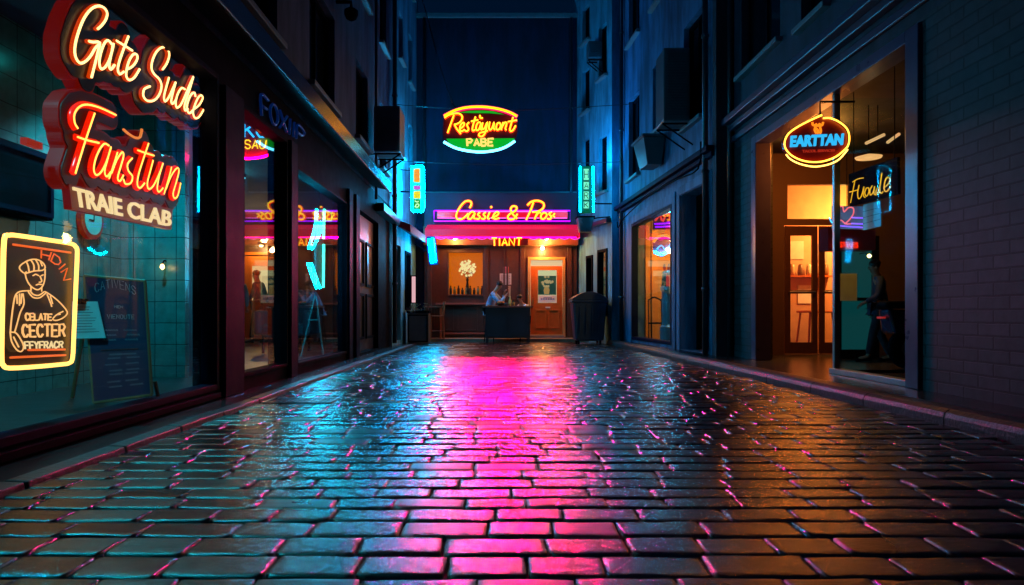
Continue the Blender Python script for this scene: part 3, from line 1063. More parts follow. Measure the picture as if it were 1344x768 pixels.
# soffit lamps
for k, (px, py) in enumerate(((597, 313), (717, 313), (712, 326))):
    Y = 19.45 if k < 2 else 19.9
    P = onY(Y)(px, py)
    z = P.z
    t = thing('ceiling_lamp', ['round warm lamp under the left half of the red awning', 'round warm lamp under the right half of the red awning',
                               'small round lamp just above the restaurant door'][k], 'ceiling lamp', (P.x, Y, z), 'lamps under the restaurant awning')
    MB().lathe([(.01, -.05), (.05, -.03), (.06, 0), (.05, .03), (.01, .05)], (P.x, Y, z), 14).build('bulb', emis('warm white bulb', (1, .62, .30), 40), t, smooth=True)
    MB().tube([(P.x, Y, z + .05), (P.x, Y + .1, z + .12), (P.x, Y + .18, z + .13)], .02, smooth=False).build('fitting', M_black, t)
    lamp(t, 'glow', (P.x, Y - .12, z - .08), (50, 90, 60)[k], (1, .42, .11), .05)

# notices on the middle panel
for k, (x0, x1, z0, z1, c, lb_) in enumerate(((.02, .36, 1.66, 1.98, (.6, .5, .38), 'cream notice sheet pinned on the brown wall between window and door'),
                                            (.12, .28, 2.0, 2.18, (.6, .12, .12), 'small red notice above the cream notice sheet'),
                                            (.22, .34, 1.3, 1.62, (.4, .25, .12), 'narrow tan notice below the cream notice sheet'))):
    t = thing('notice', lb_, 'notice', ((x0 + x1) / 2, 19.98, z0))
    FB.box(MB(), x0, x1, .003, .012, z0, z1).build('sheet', mat('notice %d' % k, c, .6, var=.1), t)
    q = MB()
    zz = z1 - .04
    while zz > z0 + .03:
        FB.box(q, x0 + .03, x1 - .03 - random.uniform(0, .05), .013, .015, zz - .012, zz)
        zz -= .035
    q.build('print', mat('dark print', (.08, .05, .05), .6), t)

# ------------------------------------------------------------------ RIGHT: far, middle and near buildings
fb_ = thing('plaster_building', 'blue lit plaster building at the far right end beside the red awning', 'building', (2.9, 19, 0))
FWN = [(18.15, 18.75, .75, 2.55), (19.05, 19.5, .9, 2.45), (18.2, 18.7, 4.1, 5.6), (18.2, 18.7, 7.2, 8.6), (19.3, 19.8, 4.6, 5.8), (19.3, 19.8, 6.6, 7.8), (19.3, 19.8, 8.6, 9.6)]
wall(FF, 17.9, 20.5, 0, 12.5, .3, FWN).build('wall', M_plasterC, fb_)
shop_window(FF, fb_, FWN[0])
shop_window(FF, fb_, FWN[1])
for o in FWN[2:]:
    upper_window(FF, fb_, o)
FF.box(MB(), 17.92, 20.45, .003, .14, 3.2, 3.32).build('cornice', M_pipe, fb_, bevel=.02)
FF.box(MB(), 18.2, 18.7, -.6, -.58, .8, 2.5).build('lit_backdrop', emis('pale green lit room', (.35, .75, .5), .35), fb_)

mb_ = thing('plaster_building', 'blue grey plaster building with the orange lit corner shopfront and open dark doorway', 'building', (3.4, 14.5, 0))
MWN = [(13.62, 16.75, .17, 3.0), (11.65, 13.12, .115, 3.06)]
MUP = [(16.1, 17.1, 4.14, 6.1), (14.1, 15.0, 4.75, 6.18), (11.95, 12.95, 4.3, 6.2), (16.1, 17.1, 7.5, 9.4), (14.1, 15.0, 7.5, 9.4), (11.95, 12.95, 7.5, 9.4)]
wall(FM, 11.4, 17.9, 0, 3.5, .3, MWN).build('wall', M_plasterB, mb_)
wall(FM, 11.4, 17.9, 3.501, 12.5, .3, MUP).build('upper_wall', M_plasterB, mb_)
for o in MUP:
    upper_window(FM, mb_, o)
mw = shop_window(FM, mb_, MWN[0], m=M_bluesteel)
# step faces closing the ends
MB().box(2.965, 3.6, 17.9, 18.1, 0, 12.5).build('end_wall', M_plasterB, mb_)
MB().box(3.562, 4.1, 11.2, 11.395, 0, 12.5).build('end_wall', M_plasterD, mb_)
c = MB()
FM.box(c, 11.3, 17.95, .003, .10, 3.42, 3.50)
FM.box(c, 11.3, 17.95, .003, .18, 3.502, 3.60)
c.build('cornice', M_bluesteel, mb_, bevel=.015)
frame_ring(FM, 13.4, 16.95, -.5, 3.2, .003, .03, .2).build('shopfront_trim', M_plasterB, mb_, bevel=.01)
frame_ring(FM, 11.45, 13.3, -.5, 3.24, .003, .03, .17).build('doorway_trim', M_plasterB, mb_, bevel=.01)
dm = FM.box(MB(), 11.6, 13.2, -.6, -.55, .11, 3.1).build('door', mat('near black door', (.01, .01, .012), .6), mb_)
frame_ring(FM, 11.8, 12.9, .3, 2.8, -.55, -.52, .06).build('panel_moulding', M_black, dm)
# room behind the lit window
MB().box(3.45, 7.5, 17.2, 17.3, .11, 3.2).build('room_wall', mat('ochre wall', (.62, .30, .07), .7), mb_)
FM.box(MB(), 13.35, 17.3, -3.2, -3.1, .11, 3.2).build('room_wall', mat('brown wall', (.16, .08, .04), .7), mb_)
MB().box(3.75, 7.5, 13.3, 13.4, .11, 3.2).build('room_wall', M_darkwood, mb_)
MB().box(3.64, 7.5, 13.4, 17.2, .04, .1075).build('room_floor', M_floor, mb_)
MB().box(3.64, 7.5, 13.4, 17.2, 3.2, 3.25).build('room_ceiling', M_plasterD, mb_)
MB().box(3.72, 3.86, 16.62, 16.78, .11, 3.2).build('column', mat('orange column', (.7, .28, .04), .6), mb_)
MB().box(3.52, 3.62, 16.85, 17.19, .11, 3.2).build('reveal', M_darkwood, mb_)
t = thing('pendant_lamp', 'warm round pendant lamp inside the orange lit right shop', 'lamp', (4.5, 15.4, 2.7))
MB().lathe([(.03, 2.66), (.14, 2.72), (.15, 2.8), (.05, 2.9)], (4.5, 15.4, 0), 18).build('shade', emis('orange glass shade', (1, .35, .03), 14), t, smooth=True)
MB().tube([(4.5, 15.4, 2.9), (4.5, 15.4, 3.2)], .01, smooth=False).build('cord', M_black, t)
lamp(t, 'glow', (4.5, 15.4, 2.5), 330, (1, .42, .09), .12)

nb = thing('brick_building', 'dark grey painted brick building on the right with a recessed glass door entrance', 'building', (3.85, 6, 0))
NE = (7.95, 10.3, .10, 3.42)
NW = (6.45, 7.95, .14, 3.42)
NUP = [(9.35, 10.85, 4.58, 6.4), (8.0, 8.7, 4.45, 6.4), (4.5, 5.6, 4.5, 6.4), (9.35, 10.85, 7.6, 9.4), (8.0, 8.7, 7.6, 9.4)]
wall(FR, -5, 11.39, 0, 3.5, .28, [(6.2, 10.3, -1, 3.42)]).build('brick_wall', M_brick, nb)
wall(FR, -5, 11.39, 3.501, 12.5, .3, NUP).build('upper_wall', M_plasterD, nb)
for o in NUP:
    upper_window(FR, nb, o)
c = MB()
FR.box(c, -5, 11.45, .003, .10, 3.78, 3.88)
FR.box(c, -5, 11.45, .003, .20, 3.882, 3.99)
FR.box(c, -5, 11.42, .003, .05, 3.60, 3.70)
c.build('cornice', mat('plum painted cornice', (.07, .05, .09), .35, bump=.15), nb, bevel=.015)
M_plum = mat('plum painted shop frame', (.08, .06, .12), .3, bump=.08)
q = MB()
FR.box(q, 10.16, 10.34, -.2, .035, .11, 3.46)
FR.box(q, 6.22, 6.42, -.2, .035, .11, 3.46)
FR.box(q, 6.42, 10.16, -.2, .035, 3.34, 3.46)
q.build('shopfront_frame', M_plum, nb, bevel=.008)
w = MB()
FR.box(w, 6.42, 7.95, -.12, .01, .11, .17)
FR.box(w, 7.90, 7.95, -.10, -.03, .17, 3.34)
w = w.build('shop_window', mat('steel sill', (.35, .33, .30), .35, metal=.7), nb, bevel=.004)
G2 = glass('clear display glass', boost=1.03)
FR.box(MB(), 6.42, 7.90, -.07, -.06, .171, 3.335).build('pane', G2, w)
w2 = MB().box(3.96, 4.75, 7.90, 7.93, .115, .15).build('side_window', M_black, nb)
MB().box(3.96, 5.2, 7.91, 7.918, .15, 3.3).build('pane', G2, w2)
# vestibule
YD = 11.5
FD = Frame(0, YD, 1, 0, 0, -1)
MB().box(3.86, 4.12, 10.345, 11.39, .105, 3.5).build('reveal', M_darkwood, nb)
wall(FD, 4.12, 9.0, .105, 3.5, .1, [(4.80, 5.95, .12, 2.30), (4.86, 5.92, 2.40, 2.98)]).build('room_wall', mat('dark umber wall', (.10, .05, .03), .7), nb)
FD.box(MB(), 4.84, 5.94, -.06, -.05, 2.38, 3.0).build('transom_pane', G, nb)
dpair = thing('entrance_doors', 'pair of dark framed glass doors with push bars inside the right hand entrance', 'door', (5.37, YD, .11))
for a in (4.82, 5.40):
    lf = wall(FD, a, a + .55, .125, 2.28, .05, [(a + .09, a + .46, .32, 1.14), (a + .09, a + .46, 1.2, 2.12)]).build('door_leaf', M_darkwood, dpair)
    FD.box(MB(), a + .085, a + .465, -.03, -.022, .31, 2.13).build('pane', G, lf)
    MB().tube([FD(a + .06, .01, 1.17), FD(a + .06, .05, 1.17), FD(a + .49, .05, 1.17), FD(a + .49, .01, 1.17)], .013, smooth=False).build('push_bar', mat('brushed steel', (.6, .6, .6), .3, metal=1), lf)
FD.box(MB(), 4.3, 8.3, -1.75, -1.65, .1, 3.4).build('room_wall', mat('salmon wall', (.60, .30, .16), .7), nb)
MB().box(4.4, 4.5, 11.62, 13.14, .1, 3.4).build('room_wall', mat('salmon wall', (.60, .30, .16), .7), nb)
MB().box(8.2, 8.3, 11.62, 13.14, .1, 3.4).build('room_wall', mat('salmon wall', (.60, .30, .16), .7), nb)
MB().box(3.9, 9, 3.0, 14.9, 0.03, .1045).build('room_floor', M_floor, nb)
MB().box(3.9, 9, 3.0, 14.9, 3.5, 3.55).build('room_ceiling', M_plasterD, nb)
MB().box(8.9, 9.0, 3.0, 11.4, .1, 3.5).build('room_wall', M_plasterD, nb)
MB().box(4.14, 9, 3.0, 3.1, .1, 3.5).build('room_wall', M_plasterD, nb)
for k, (lx, ly) in enumerate(((6.6, 12.3), (4.75, 9.9))):
    t = thing('ceiling_lamp', ['warm ceiling lamp in the lit hall behind the glass entrance doors', 'warm ceiling lamp in front of the glass entrance doors'][k], 'ceiling lamp', (lx, ly, 3.4))
    MB().lathe([(.03, 3.32), (.12, 3.34), (.14, 3.4)], (lx, ly, 0), 18).build('diffuser', emis('warm ceiling glass', (1, .25, .02), 260), t, smooth=True)
    MB().lathe([(.16, 3.4), (.16, 3.47)], (lx, ly, 0), 18).build('housing', M_black, t)
    lamp(t, 'bulb', (lx, ly, 3.2), (430, 26)[k], (1, .34, .08), .1).location.z -= (.75, 0)[k]
# shelf, papers and table in the hall
t = thing('shelf', 'small wooden wall shelf with jars seen through the left glass door pane', 'shelf', (5.9, 13.05, 1.5))
MB().box(5.5, 6.35, 12.95, 13.145, 1.5, 1.53).build('board', M_wood, t)
for k in range(5):
    MB().lathe([(.05, 1.53), (.06, 1.6), (.045, 1.72), (.03, 1.75)], (5.6 + k * .16, 13.04, 0), 12).build('jar', mat('jar %d' % (k % 3), [(.5, .3, .15), (.2, .1, .05), (.7, .6, .4)][k % 3], .3), t, smooth=True)
for k, (x0, z0) in enumerate(((5.6, 2.2), (5.75, 1.35), (6.05, 2.15))):
    t = thing('poster', ['pale poster above the jar shelf inside the glass doors', 'white sheet just below the jar shelf inside the glass doors', 'framed poster right of the jar shelf inside the glass doors'][k], 'poster', (x0, 13.14, z0))
    MB().box(x0, x0 + .26, 13.13, 13.145, z0 - .35, z0).build('sheet', mat('poster paper %d' % k, [(.6, .5, .4), (.8, .75, .7), (.3, .2, .15)][k], .6), t)
t = thing('side_table', 'small wooden table standing in the hall behind the glass doors', 'table', (5.85, 12.6, .1))
MB().lathe([(.33, .82), (.34, .84), (.33, .86)], (5.85, 12.6, 0), 24).build('table_top', M_wood, t)
for a, b in ((-.2, -.2), (.2, -.2), (-.2, .2), (.2, .2)):
    MB().tube([(5.85 + a, 12.6 + b, .82), (5.85 + a * 1.3, 12.6 + b * 1.3, .105)], .02, smooth=False).build('leg', M_wood, t)

# interior of the display window: teal lit inner door with frame
t = thing('inner_door', 'teal lit glass inner door with a dark frame seen through the right display window', 'door', (5.4, 10.5, .1))
Fi = Frame(0, 10.5, 1, 0, 0, -1)
wall(Fi, 5.2, 5.85, .105, 2.0, .06, [(5.27, 5.75, .25, 1.0), (5.27, 5.75, 1.05, 1.92)]).build('door_leaf', M_black, t)
Fi.box(MB(), 5.25, 5.77, -.05, -.04, .2, 1.95).build('lit_pane', emis('teal lit pane', (.02, .36, .38), .13), t)
t2 = thing('notice', 'blue white sheet taped on the teal lit inner door', 'notice', (5.35, 10.4, 1.1))
Fi.box(MB(), 5.22, 5.5, .008, .014, 1.0, 1.42).build('sheet', mat('blue white paper', (.5, .65, .75), .6), t2)

# drain pipes and cables on the right
for u, fr, nm in ((17.55, FM, 0), (11.62, FM, 1)):
    x_, y_, _z = fr(u, .08, 0)
    p = MB().tube([(x_, y_, .1), (x_, y_, 12.4)], .05, n=12, smooth=False)
    for z in (1.2, 3.2, 5.5, 8.0):
        p.lathe([(.065, z), (.065, z + .05)], (x_, y_, 0), 12)
    p.build('drain_pipe', M_pipe, mb_, smooth=True)
x_, y_, _z = FR(11.2, .06, 0)
MB().tube([(x_, y_, .1), (x_, y_, 12.4)], .045, n=12, smooth=False).build('drain_pipe', M_pipe, nb, smooth=True)
cbm = MB()
cbm.tube([FM(17.5, .2, 3.15), FM(17.3, .22, 2.98), FM(17.1, .12, 3.2), FM(15, .11, 3.38), FM(13, .11, 3.36), FM(11.8, .14, 3.30), FM(11.5, .2, 3.7)], .014, n=6)
cbm.build('cable', M_black, mb_, smooth=True)

# ------------------------------------------------------------------ WALL EQUIPMENT
M_ac = mat('grey enamelled sheet', (.30, .31, .35), .4, bump=.08)
M_acd = mat('dark grey enamelled sheet', (.09, .10, .12), .4, bump=.08)


def ac_unit(label, x0, x1, y0, y1, z0, z1, m, side, group=None):
    t = thing('air_conditioner', label, 'air conditioner', ((x0 + x1) / 2, (y0 + y1) / 2, z0), group)
    MB().box(x0, x1, y0, y1, z0, z1).build('casing', m, t, bevel=.025, seg=3)
    g = MB()
    k = z0 + .08
    while k < z1 - .08:
        g.box(x0 + .06, x1 - .06, y0 - .012, y0 - .002, k, k + .018)
        k += .05
    g.build('grille', m, t)
    b = MB()
    wx = x0 if side < 0 else x1
    for yy in (y0 + .1, y1 - .1):
        b.tube([(x0 if side > 0 else x1, yy, z0 - .03), (wx + side * .08, yy, z0 - .03)], .018, n=6, smooth=False)
        b.tube([(x0 if side > 0 else x1, yy, z0 - .03), (wx + side * .08, yy, z0 - .42)], .015, n=6, smooth=False)
    b.build('bracket', M_black, t)
    return t


ac_unit('large dark air conditioner box on brackets high on the right wall over the dark doorway', 2.98, 3.46, 12.35, 13.0, 4.3, 5.62, M_acd, 1, 'air conditioners on the walls')
ac_unit('small air conditioner box on the far right wall above the green sign', 2.42, 2.80, 18.5, 18.9, 7.75, 8.2, M_acd, 1, 'air conditioners on the walls')
ac_unit('upright grey air conditioner box on the left wall before the cyan lit wall', -2.48, -1.96, 13.5, 14.2, 4.02, 4.92, M_ac, -1, 'air conditioners on the walls')
t = thing('planter_box', 'dark tapered planter box under the upper window of the right wall', 'planter', (3.15, 14.3, 4.0))
p = MB()
p.hexa([FM(14.15, .06, 3.90), FM(14.75, .06, 3.90), FM(14.75, .36, 3.90), FM(14.15, .36, 3.90), FM(14.05, .02, 4.44), FM(14.85, .02, 4.44), FM(14.85, .47, 4.44), FM(14.05, .47, 4.44)])
p.build('box', M_acd, t, bevel=.01)
FM.box(MB(), 14.0, 14.9, .01, .51, 4.442, 4.50).build('rim', M_acd, t, bevel=.01)
t = thing('wall_lantern', 'dark unlit lantern box hanging under the green sign on the right', 'lantern', (2.22, 18.0, 3.05))
p = MB()
p.hexa([(2.12, 17.9, 2.96), (2.42, 17.9, 2.96), (2.42, 18.2, 2.96), (2.12, 18.2, 2.96), (2.06, 17.84, 3.32), (2.48, 17.84, 3.32), (2.48, 18.26, 3.32), (2.06, 18.26, 3.32)])
p.build('body', M_acd, t, bevel=.01)
MB().box(2.03, 2.51, 17.82, 18.28, 3.323, 3.36).build('cap', M_black, t, bevel=.01)
MB().tube([(2.45, 18.05, 3.3), (2.62, 18.05, 3.34), (2.97, 18.0, 3.36)], .018, n=6).build('bracket', M_black, t)
t = thing('security_camera', 'dark dome camera on a bracket high on the mauve left wall', 'camera', (-2.45, 10.9, 5.6))
MB().tube([(-2.6, 10.9, 5.78), (-2.36, 10.9, 5.78), (-2.36, 10.9, 5.66)], .03, n=8, smooth=False).build('bracket', M_black, t)
MB().lathe([(.03, -.14), (.08, -.11), (.11, -.04), (.11, .02), (.05, .06)], (-2.36, 10.9, 5.62), 18).build('housing', M_black, t, smooth=True)

t = thing('cable', 'thin slack cable hung diagonally from the left wall down to the oval restaurant sign', 'cable', (-1.3, 16, 8))
MB().tube([(-2.3, 16, 9.7), (-1.75, 16, 8.0), (-1.38, 16, 6.6), (-1.1, 16.02, 5.75)], .012, n=6).build('strand', M_pipe, t, smooth=True)
t = thing('cable', 'thin taut cable spanning the alley at the height of the green signs', 'cable', (0, 17.6, 4.6))
MB().tube([(-2.6, 17.5, 4.72), (0, 17.5, 4.62), (3.2, 17.5, 4.70)], .008, n=6).build('strand', M_pipe, t, smooth=True)
t = thing('cable', 'thin taut cable spanning the alley behind the oval restaurant sign', 'cable', (0, 17.6, 5.8))
MB().tube([(-2.6, 16.6, 5.9), (0, 16.6, 5.74), (3.2, 16.6, 5.9)], .008, n=6).build('strand', M_pipe, t, smooth=True)

# ------------------------------------------------------------------ NEON SIGNS
M_can = emis('self glowing red sign can', (1, .012, .0), .16)  # letters' red light on the can put in as emission
M_plate = mat('dark teal sign plate', (.012, .035, .035), .3, bump=.05)
SX = -2.70


def px3(mp, sts, off=(0, 0, 0)):
    return [[mp(*p) + Vector(off) for p in s] for s in sts]


# first sign: script in two words
mp = onX(SX, 50, 0, 4.517)
gate = [[(350, 172), (372, 152), (396, 118), (405, 78), (385, 45), (350, 36), (310, 55), (270, 105), (238, 180), (215, 265), (215, 330), (240, 372), (272, 368), (305, 335), (335, 285), (360, 262)],
        [(298, 245), (325, 250), (362, 252), (352, 300), (335, 370), (312, 460)],
        [(432, 262), (412, 240), (390, 255), (368, 310), (358, 370), (368, 408), (392, 400), (418, 355), (437, 290), (443, 258)], [(443, 258), (430, 320), (418, 385), (428, 412), (450, 385)],
        [(532, 215), (505, 285), (480, 355), (468, 410), (480, 440), (505, 425)], [(462, 242), (505, 268), (555, 300)],
        [(520, 412), (555, 395), (582, 355), (582, 325), (562, 322), (538, 355), (522, 405), (518, 450), (535, 474), (565, 462), (598, 410)]]
sud = [[(735, 412), (760, 375), (774, 325), (762, 288), (735, 280), (700, 305), (675, 355), (668, 405), (685, 440), (715, 470), (728, 510), (715, 560), (685, 595), (645, 598), (620, 570), (625, 530), (660, 512)],
       [(772, 460), (755, 520), (742, 575), (750, 602), (772, 575), (795, 525), (812, 488)], [(812, 488), (795, 550), (785, 600), (795, 615), (815, 590)],
       [(868, 530), (848, 522), (825, 555), (812, 605), (818, 638), (840, 625), (865, 575), (890, 515), (917, 455)], [(917, 455), (890, 545), (865, 620), (868, 655), (885, 645)],
       [(930, 575), (925, 550), (905, 560), (885, 605), (880, 645), (893, 672), (915, 655)],
       [(925, 645), (950, 625), (972, 585), (965, 565), (945, 580), (925, 625), (915, 665), (925, 698), (950, 695), (984, 640)]]
t = thing('neon_sign', 'cream script neon sign Gate Sudce on a red edged board, topmost in the left window', 'sign', (SX, 5, 2.4), 'neon signs in the tiled shop window')
contour_plate(px3(mp, gate + sud), .105, 'X', SX - .13, SX - .035, .018).build('can', M_can, t)
contour_plate(px3(mp, gate + sud), .09, 'X', SX - .034, SX - .026, .018).build('face_plate', M_plate, t)
neon(t, 'letter_halo', gate + sud, mp, .0155, N_amber, (-.012, 0, 0))  # wider tube behind the script imitates its glow
neon(t, 'lettering', gate + sud, mp, .0085, N_cream, (.004, 0, 0))
MB().tube([(SX - .1, 4.3, 2.8), (SX - .1, 4.3, 3.29)], .006, smooth=False).build('hanger', M_black, t)
MB().tube([(SX - .1, 5.6, 2.6), (SX - .1, 5.6, 3.29)], .006, smooth=False).build('hanger', M_black, t)

mp = onX(SX, 50, 110, 3.838)
fan = [[(195, 225), (178, 195), (178, 150), (205, 115), (245, 105), (310, 122), (388, 158)], [(280, 148), (255, 220), (222, 320), (182, 452)], [(195, 268), (245, 285), (302, 298)],
       [(352, 312), (330, 302), (305, 330), (282, 385), (275, 435), (288, 460), (312, 445), (340, 390), (362, 318)], [(362, 318), (345, 380), (330, 440), (340, 468), (360, 445)],
       [(395, 345), (378, 400), (352, 478)], [(365, 450), (390, 385), (418, 345), (425, 365), (410, 420), (395, 475), (408, 490), (425, 460)],
       [(470, 375), (445, 405), (450, 440), (470, 465), (462, 500), (435, 505), (425, 480)],
       [(552, 300), (525, 380), (500, 460), (495, 510), (510, 525), (532, 500)], [(498, 335), (540, 350), (580, 362)],
       [(575, 385), (560, 440), (545, 500), (552, 530), (575, 515), (605, 455), (625, 400)], [(625, 400), (605, 465), (595, 525), (605, 545), (625, 525)],
       [(668, 420), (655, 470), (630, 555)], [(640, 530), (665, 465), (695, 425), (705, 440), (690, 500), (675, 555), (685, 578), (700, 560), (714, 500)]]
smile = [[(430, 230), (455, 252), (490, 272), (512, 270), (520, 245), (522, 228)]]
t = thing('neon_sign', 'script neon sign Fanstun with a built-in red halo on a glow-tinted board in the left window', 'sign', (SX, 5, 1.8), 'neon signs in the tiled shop window')
contour_plate(px3(mp, fan), .10, 'X', SX - .13, SX - .035, .018).build('can', M_can, t)
contour_plate(px3(mp, fan), .085, 'X', SX - .034, SX - .026, .018).build('face_plate', mat('glow reddened sign plate', (.10, .03, .03), .4, bump=.05), t)  # plate colour reddened to carry the letters' glow
neon(t, 'letter_halo', fan, mp, .023, N_redhalo, (-.014, 0, 0))  # broad red tube set back, imitating the red glow
neon(t, 'lettering', fan, mp, .0065, emis('orange cream neon', (1, .32, .05), 5), (.006, 0, 0))
neon(t, 'accent_tube', smile, mp, .010, emis('orange neon', (1, .22, .04), 1.3))
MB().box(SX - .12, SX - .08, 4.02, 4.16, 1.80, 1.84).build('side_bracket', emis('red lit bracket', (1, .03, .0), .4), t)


def text_mesh(txt, quad, mp, depth, m, name, parent, offset=.03, back=(-1, 0, 0)):
    cu = bpy.data.curves.new('letters', 'FONT')
    cu.body = txt
    cu.offset = offset
    cu.resolution_u = 3
    tmp = bpy.data.objects.new('letters', cu)
    COL.objects.link(tmp)
    dg = bpy.context.evaluated_depsgraph_get()
    me = bpy.data.meshes.new_from_object(tmp.evaluated_get(dg))
    bpy.data.objects.remove(tmp)
    A = np.array([v.co[:] for v in me.vertices])
    lo, hi = A.min(0), A.max(0)
    tl, tr, br, bl = [np.array(q, float) for q in quad]
    mb = MB()
    vs = []
    for v in A:
        a, b = (v[0] - lo[0]) / (hi[0] - lo[0]), (v[1] - lo[1]) / (hi[1] - lo[1])
        q = (bl * (1 - a) + br * a) * (1 - b) + (tl * (1 - a) + tr * a) * b
        vs.append(mp(q[0], q[1]))
    fs = [tuple(p.vertices) for p in me.polygons]
    n = len(vs)
    bk = Vector(back) * depth
    edges = {}
    for f in fs:
        for i in range(len(f)):
            e = (f[i], f[(i + 1) % len(f)])
            edges[e] = edges.get(e, 0) + 1
    side = [(b, a, a + n, b + n) for (a, b) in edges if (b, a) not in edges]
    mb.add(vs + [v + bk for v in vs], fs + [tuple(i + n for i in reversed(f)) for f in fs] + side)
    return mb.build(name, m, parent)


t = thing('neon_sign', 'cream block letter sign reading TRAIE CLAB under the red script sign in the left window', 'sign', (SX, 5, 1.55), 'neon signs in the tiled shop window')
pl_ = [mp(*q) for q in ((172, 505), (690, 632), (684, 735), (185, 632))]
MB().prism(pl_, (-.05, 0, 0)).build('face_plate', M_can, t)
for v in t.children[0].data.vertices:
    v.co.x -= .02
text_mesh('TRAIE CLAB', ((180, 518), (678, 645), (672, 722), (196, 618)), mp, .012, emis('cream lit letters', (1, .60, .28), 1.5), 'lettering', t, .018)

# picture sign with a capped figure
mp = onX(SX, 0, 300, 4.045)
t = thing('neon_sign', 'rounded rectangular neon picture sign with a capped waiter in the left window', 'sign', (SX, 3.8, 1.0), 'neon signs in the tiled shop window')
rim = [(22, 60), (48, 36), (100, 38), (250, 60), (375, 80), (402, 98), (410, 130), (403, 300), (392, 560), (385, 690), (365, 715), (340, 720), (200, 733), (50, 741), (18, 725), (8, 690), (10, 500), (15, 300)]
P3 = [mp(*p) for p in rim]
MB().prism([p + Vector((-.02, 0, 0)) for p in catmull(P3, 3, True)], (-.05, 0, 0)).build('face_plate', mat('dark brown sign plate', (.05, .03, .028), .35, bump=.05), t)
MB().tube([p + Vector((.0, 0, 0)) for p in P3], .0125, closed=True, n=8).build('border_tube', emis('pale cream border neon', (1, .40, .08), 4.5), t, smooth=True)
fig = [[(125, 235), (105, 215), (110, 195), (150, 170), (190, 163), (225, 180), (240, 205), (225, 222), (180, 226), (130, 240), (140, 230)], [(140, 176), (150, 200), (155, 232)], [(165, 168), (180, 195), (180, 226)],
       [(190, 166), (205, 195), (205, 224)], [(215, 175), (225, 200)],
       [(135, 240), (140, 265), (155, 295), (175, 315), (200, 325), (225, 308), (238, 270), (240, 215)], [(175, 250), (190, 243), (205, 250)], [(220, 250), (230, 246)], [(212, 252), (222, 280), (208, 285)],
       [(192, 300), (205, 296), (222, 298)], [(165, 305), (165, 330)], [(222, 312), (222, 335)], [(160, 330), (178, 350), (205, 355), (235, 335)], [(150, 335), (175, 365), (210, 368), (245, 340)],
       [(155, 330), (105, 335), (82, 355), (70, 410), (60, 490), (55, 550)], [(122, 345), (128, 400), (108, 445), (90, 510), (78, 552)], [(55, 550), (62, 600), (90, 645), (115, 652), (126, 625), (108, 585), (85, 555), (55, 550)],
       [(72, 575), (100, 630)], [(90, 352), (92, 400)], [(104, 345), (104, 410)], [(116, 345), (112, 400)],
       [(240, 335), (280, 360), (320, 395), (357, 442), (342, 470), (305, 487), (280, 482), (300, 458), (335, 440)], [(250, 350), (265, 385), (275, 415)], [(268, 358), (280, 400)], [(300, 458), (320, 455)]]
neon(t, 'figure_outline', fig, mp, .0042, emis('peach neon', (1, .42, .14), 1.7), n=5)
neon(t, 'line_tube', [[(70, 85), (375, 128)], [(150, 645), (345, 642)], [(55, 685), (348, 672)]], mp, .0065, emis('orange red neon', (1, .12, .02), 1.4))
w_ = word('HDIN', [(0, 0), (1, 0), (1, 1), (0, 1)], .3)
arc = []
for st in w_:
    o_ = []
    for a, b in st:
        th = R(-78 + 78 * a)
        r_ = 165 - b * -0 + (1 - b) * 42 - 30
        o_.append((215 + math.sin(th + R(80)) * r_ * .92, 300 - math.cos(th + R(80)) * r_ * 1.05 + 0))
    arc.append(o_)
neon(t, 'curved_lettering', arc, mp, .0045, emis('orange red neon', (1, .12, .02), 1.4), smooth=False, n=5)
neon(t, 'lettering', word('CELATE', [(135, 450), (275, 455), (273, 487), (137, 487)], .3), mp, .0050, emis('peach neon', (1, .42, .14), 1.7), smooth=False, n=5)
neon(t, 'lettering', word('CECTER', [(118, 512), (346, 508), (344, 572), (122, 575)], .35), mp, .0065, emis('peach neon', (1, .42, .14), 1.7), smooth=False, n=5)
neon(t, 'lettering', word('FFYFRACR', [(130, 602), (336, 600), (332, 632), (134, 640)], .35), mp, .0050, emis('cream lit letters', (1, .66, .33), 1.8), smooth=False, n=5)

# cabinet and round red clock on the tiles
t = thing('wall_cabinet', 'dark wall cabinet on the teal tiles left of the neon signs', 'cabinet', (-4.1, 6.0, 1.9))
MB().box(-4.148, -3.95, 5.3, 6.05, 1.62, 2.2).build('cabinet_box', M_black, t, bevel=.01)
frame_ring(Frame(-3.95, 0, 0, 1, 1, 0), 5.32, 6.03, 1.64, 2.18, .002, .02, .04).build('door_trim', M_bluesteel, t)
t = thing('wall_clock', 'round wall clock with a red rim below the block letter sign', 'clock', (-4.1, 6.9, 1.75))
q = MB().lathe([(.19, 0), (.19, .05), (.15, .055)], (0, 0, 0), 28)
q.v = [(-4.145 + z_, 6.88 + x_, 1.74 + y_) for x_, y_, z_ in q.v]
q.build('rim', M_can, t)
q = MB().lathe([(.145, .056), (.145, .06)], (0, 0, 0), 28)
q.v = [(-4.145 + z_, 6.88 + x_, 1.74 + y_) for x_, y_, z_ in q.v]
q.build('dial', mat('pale dial', (.6, .6, .55), .4), t)
hd = MB()
hd.box(-4.083, -4.078, 6.875, 6.885, 1.74, 1.85)
hd.box(-4.083, -4.078, 6.80, 6.88, 1.735, 1.745)
hd.build('hand', M_black, t)
t = thing('wall_lamp', 'small warm starry bulb on the teal tiles above the chalkboard', 'lamp', (-3.66, 7.45, 1.3))
MB().lathe([(.004, -.03), (.022, -.01), (.022, .01), (.01, .03)], (-3.66, 7.42, 1.31), 12).build('bulb', emis('amber spot bulb', (1, .5, .15), 14), t, smooth=True)
MB().tube([(-3.66, 7.42, 1.34), (-3.66, 7.46, 1.38), (-3.66, 7.498, 1.38)], .008).build('arm', M_black, t)
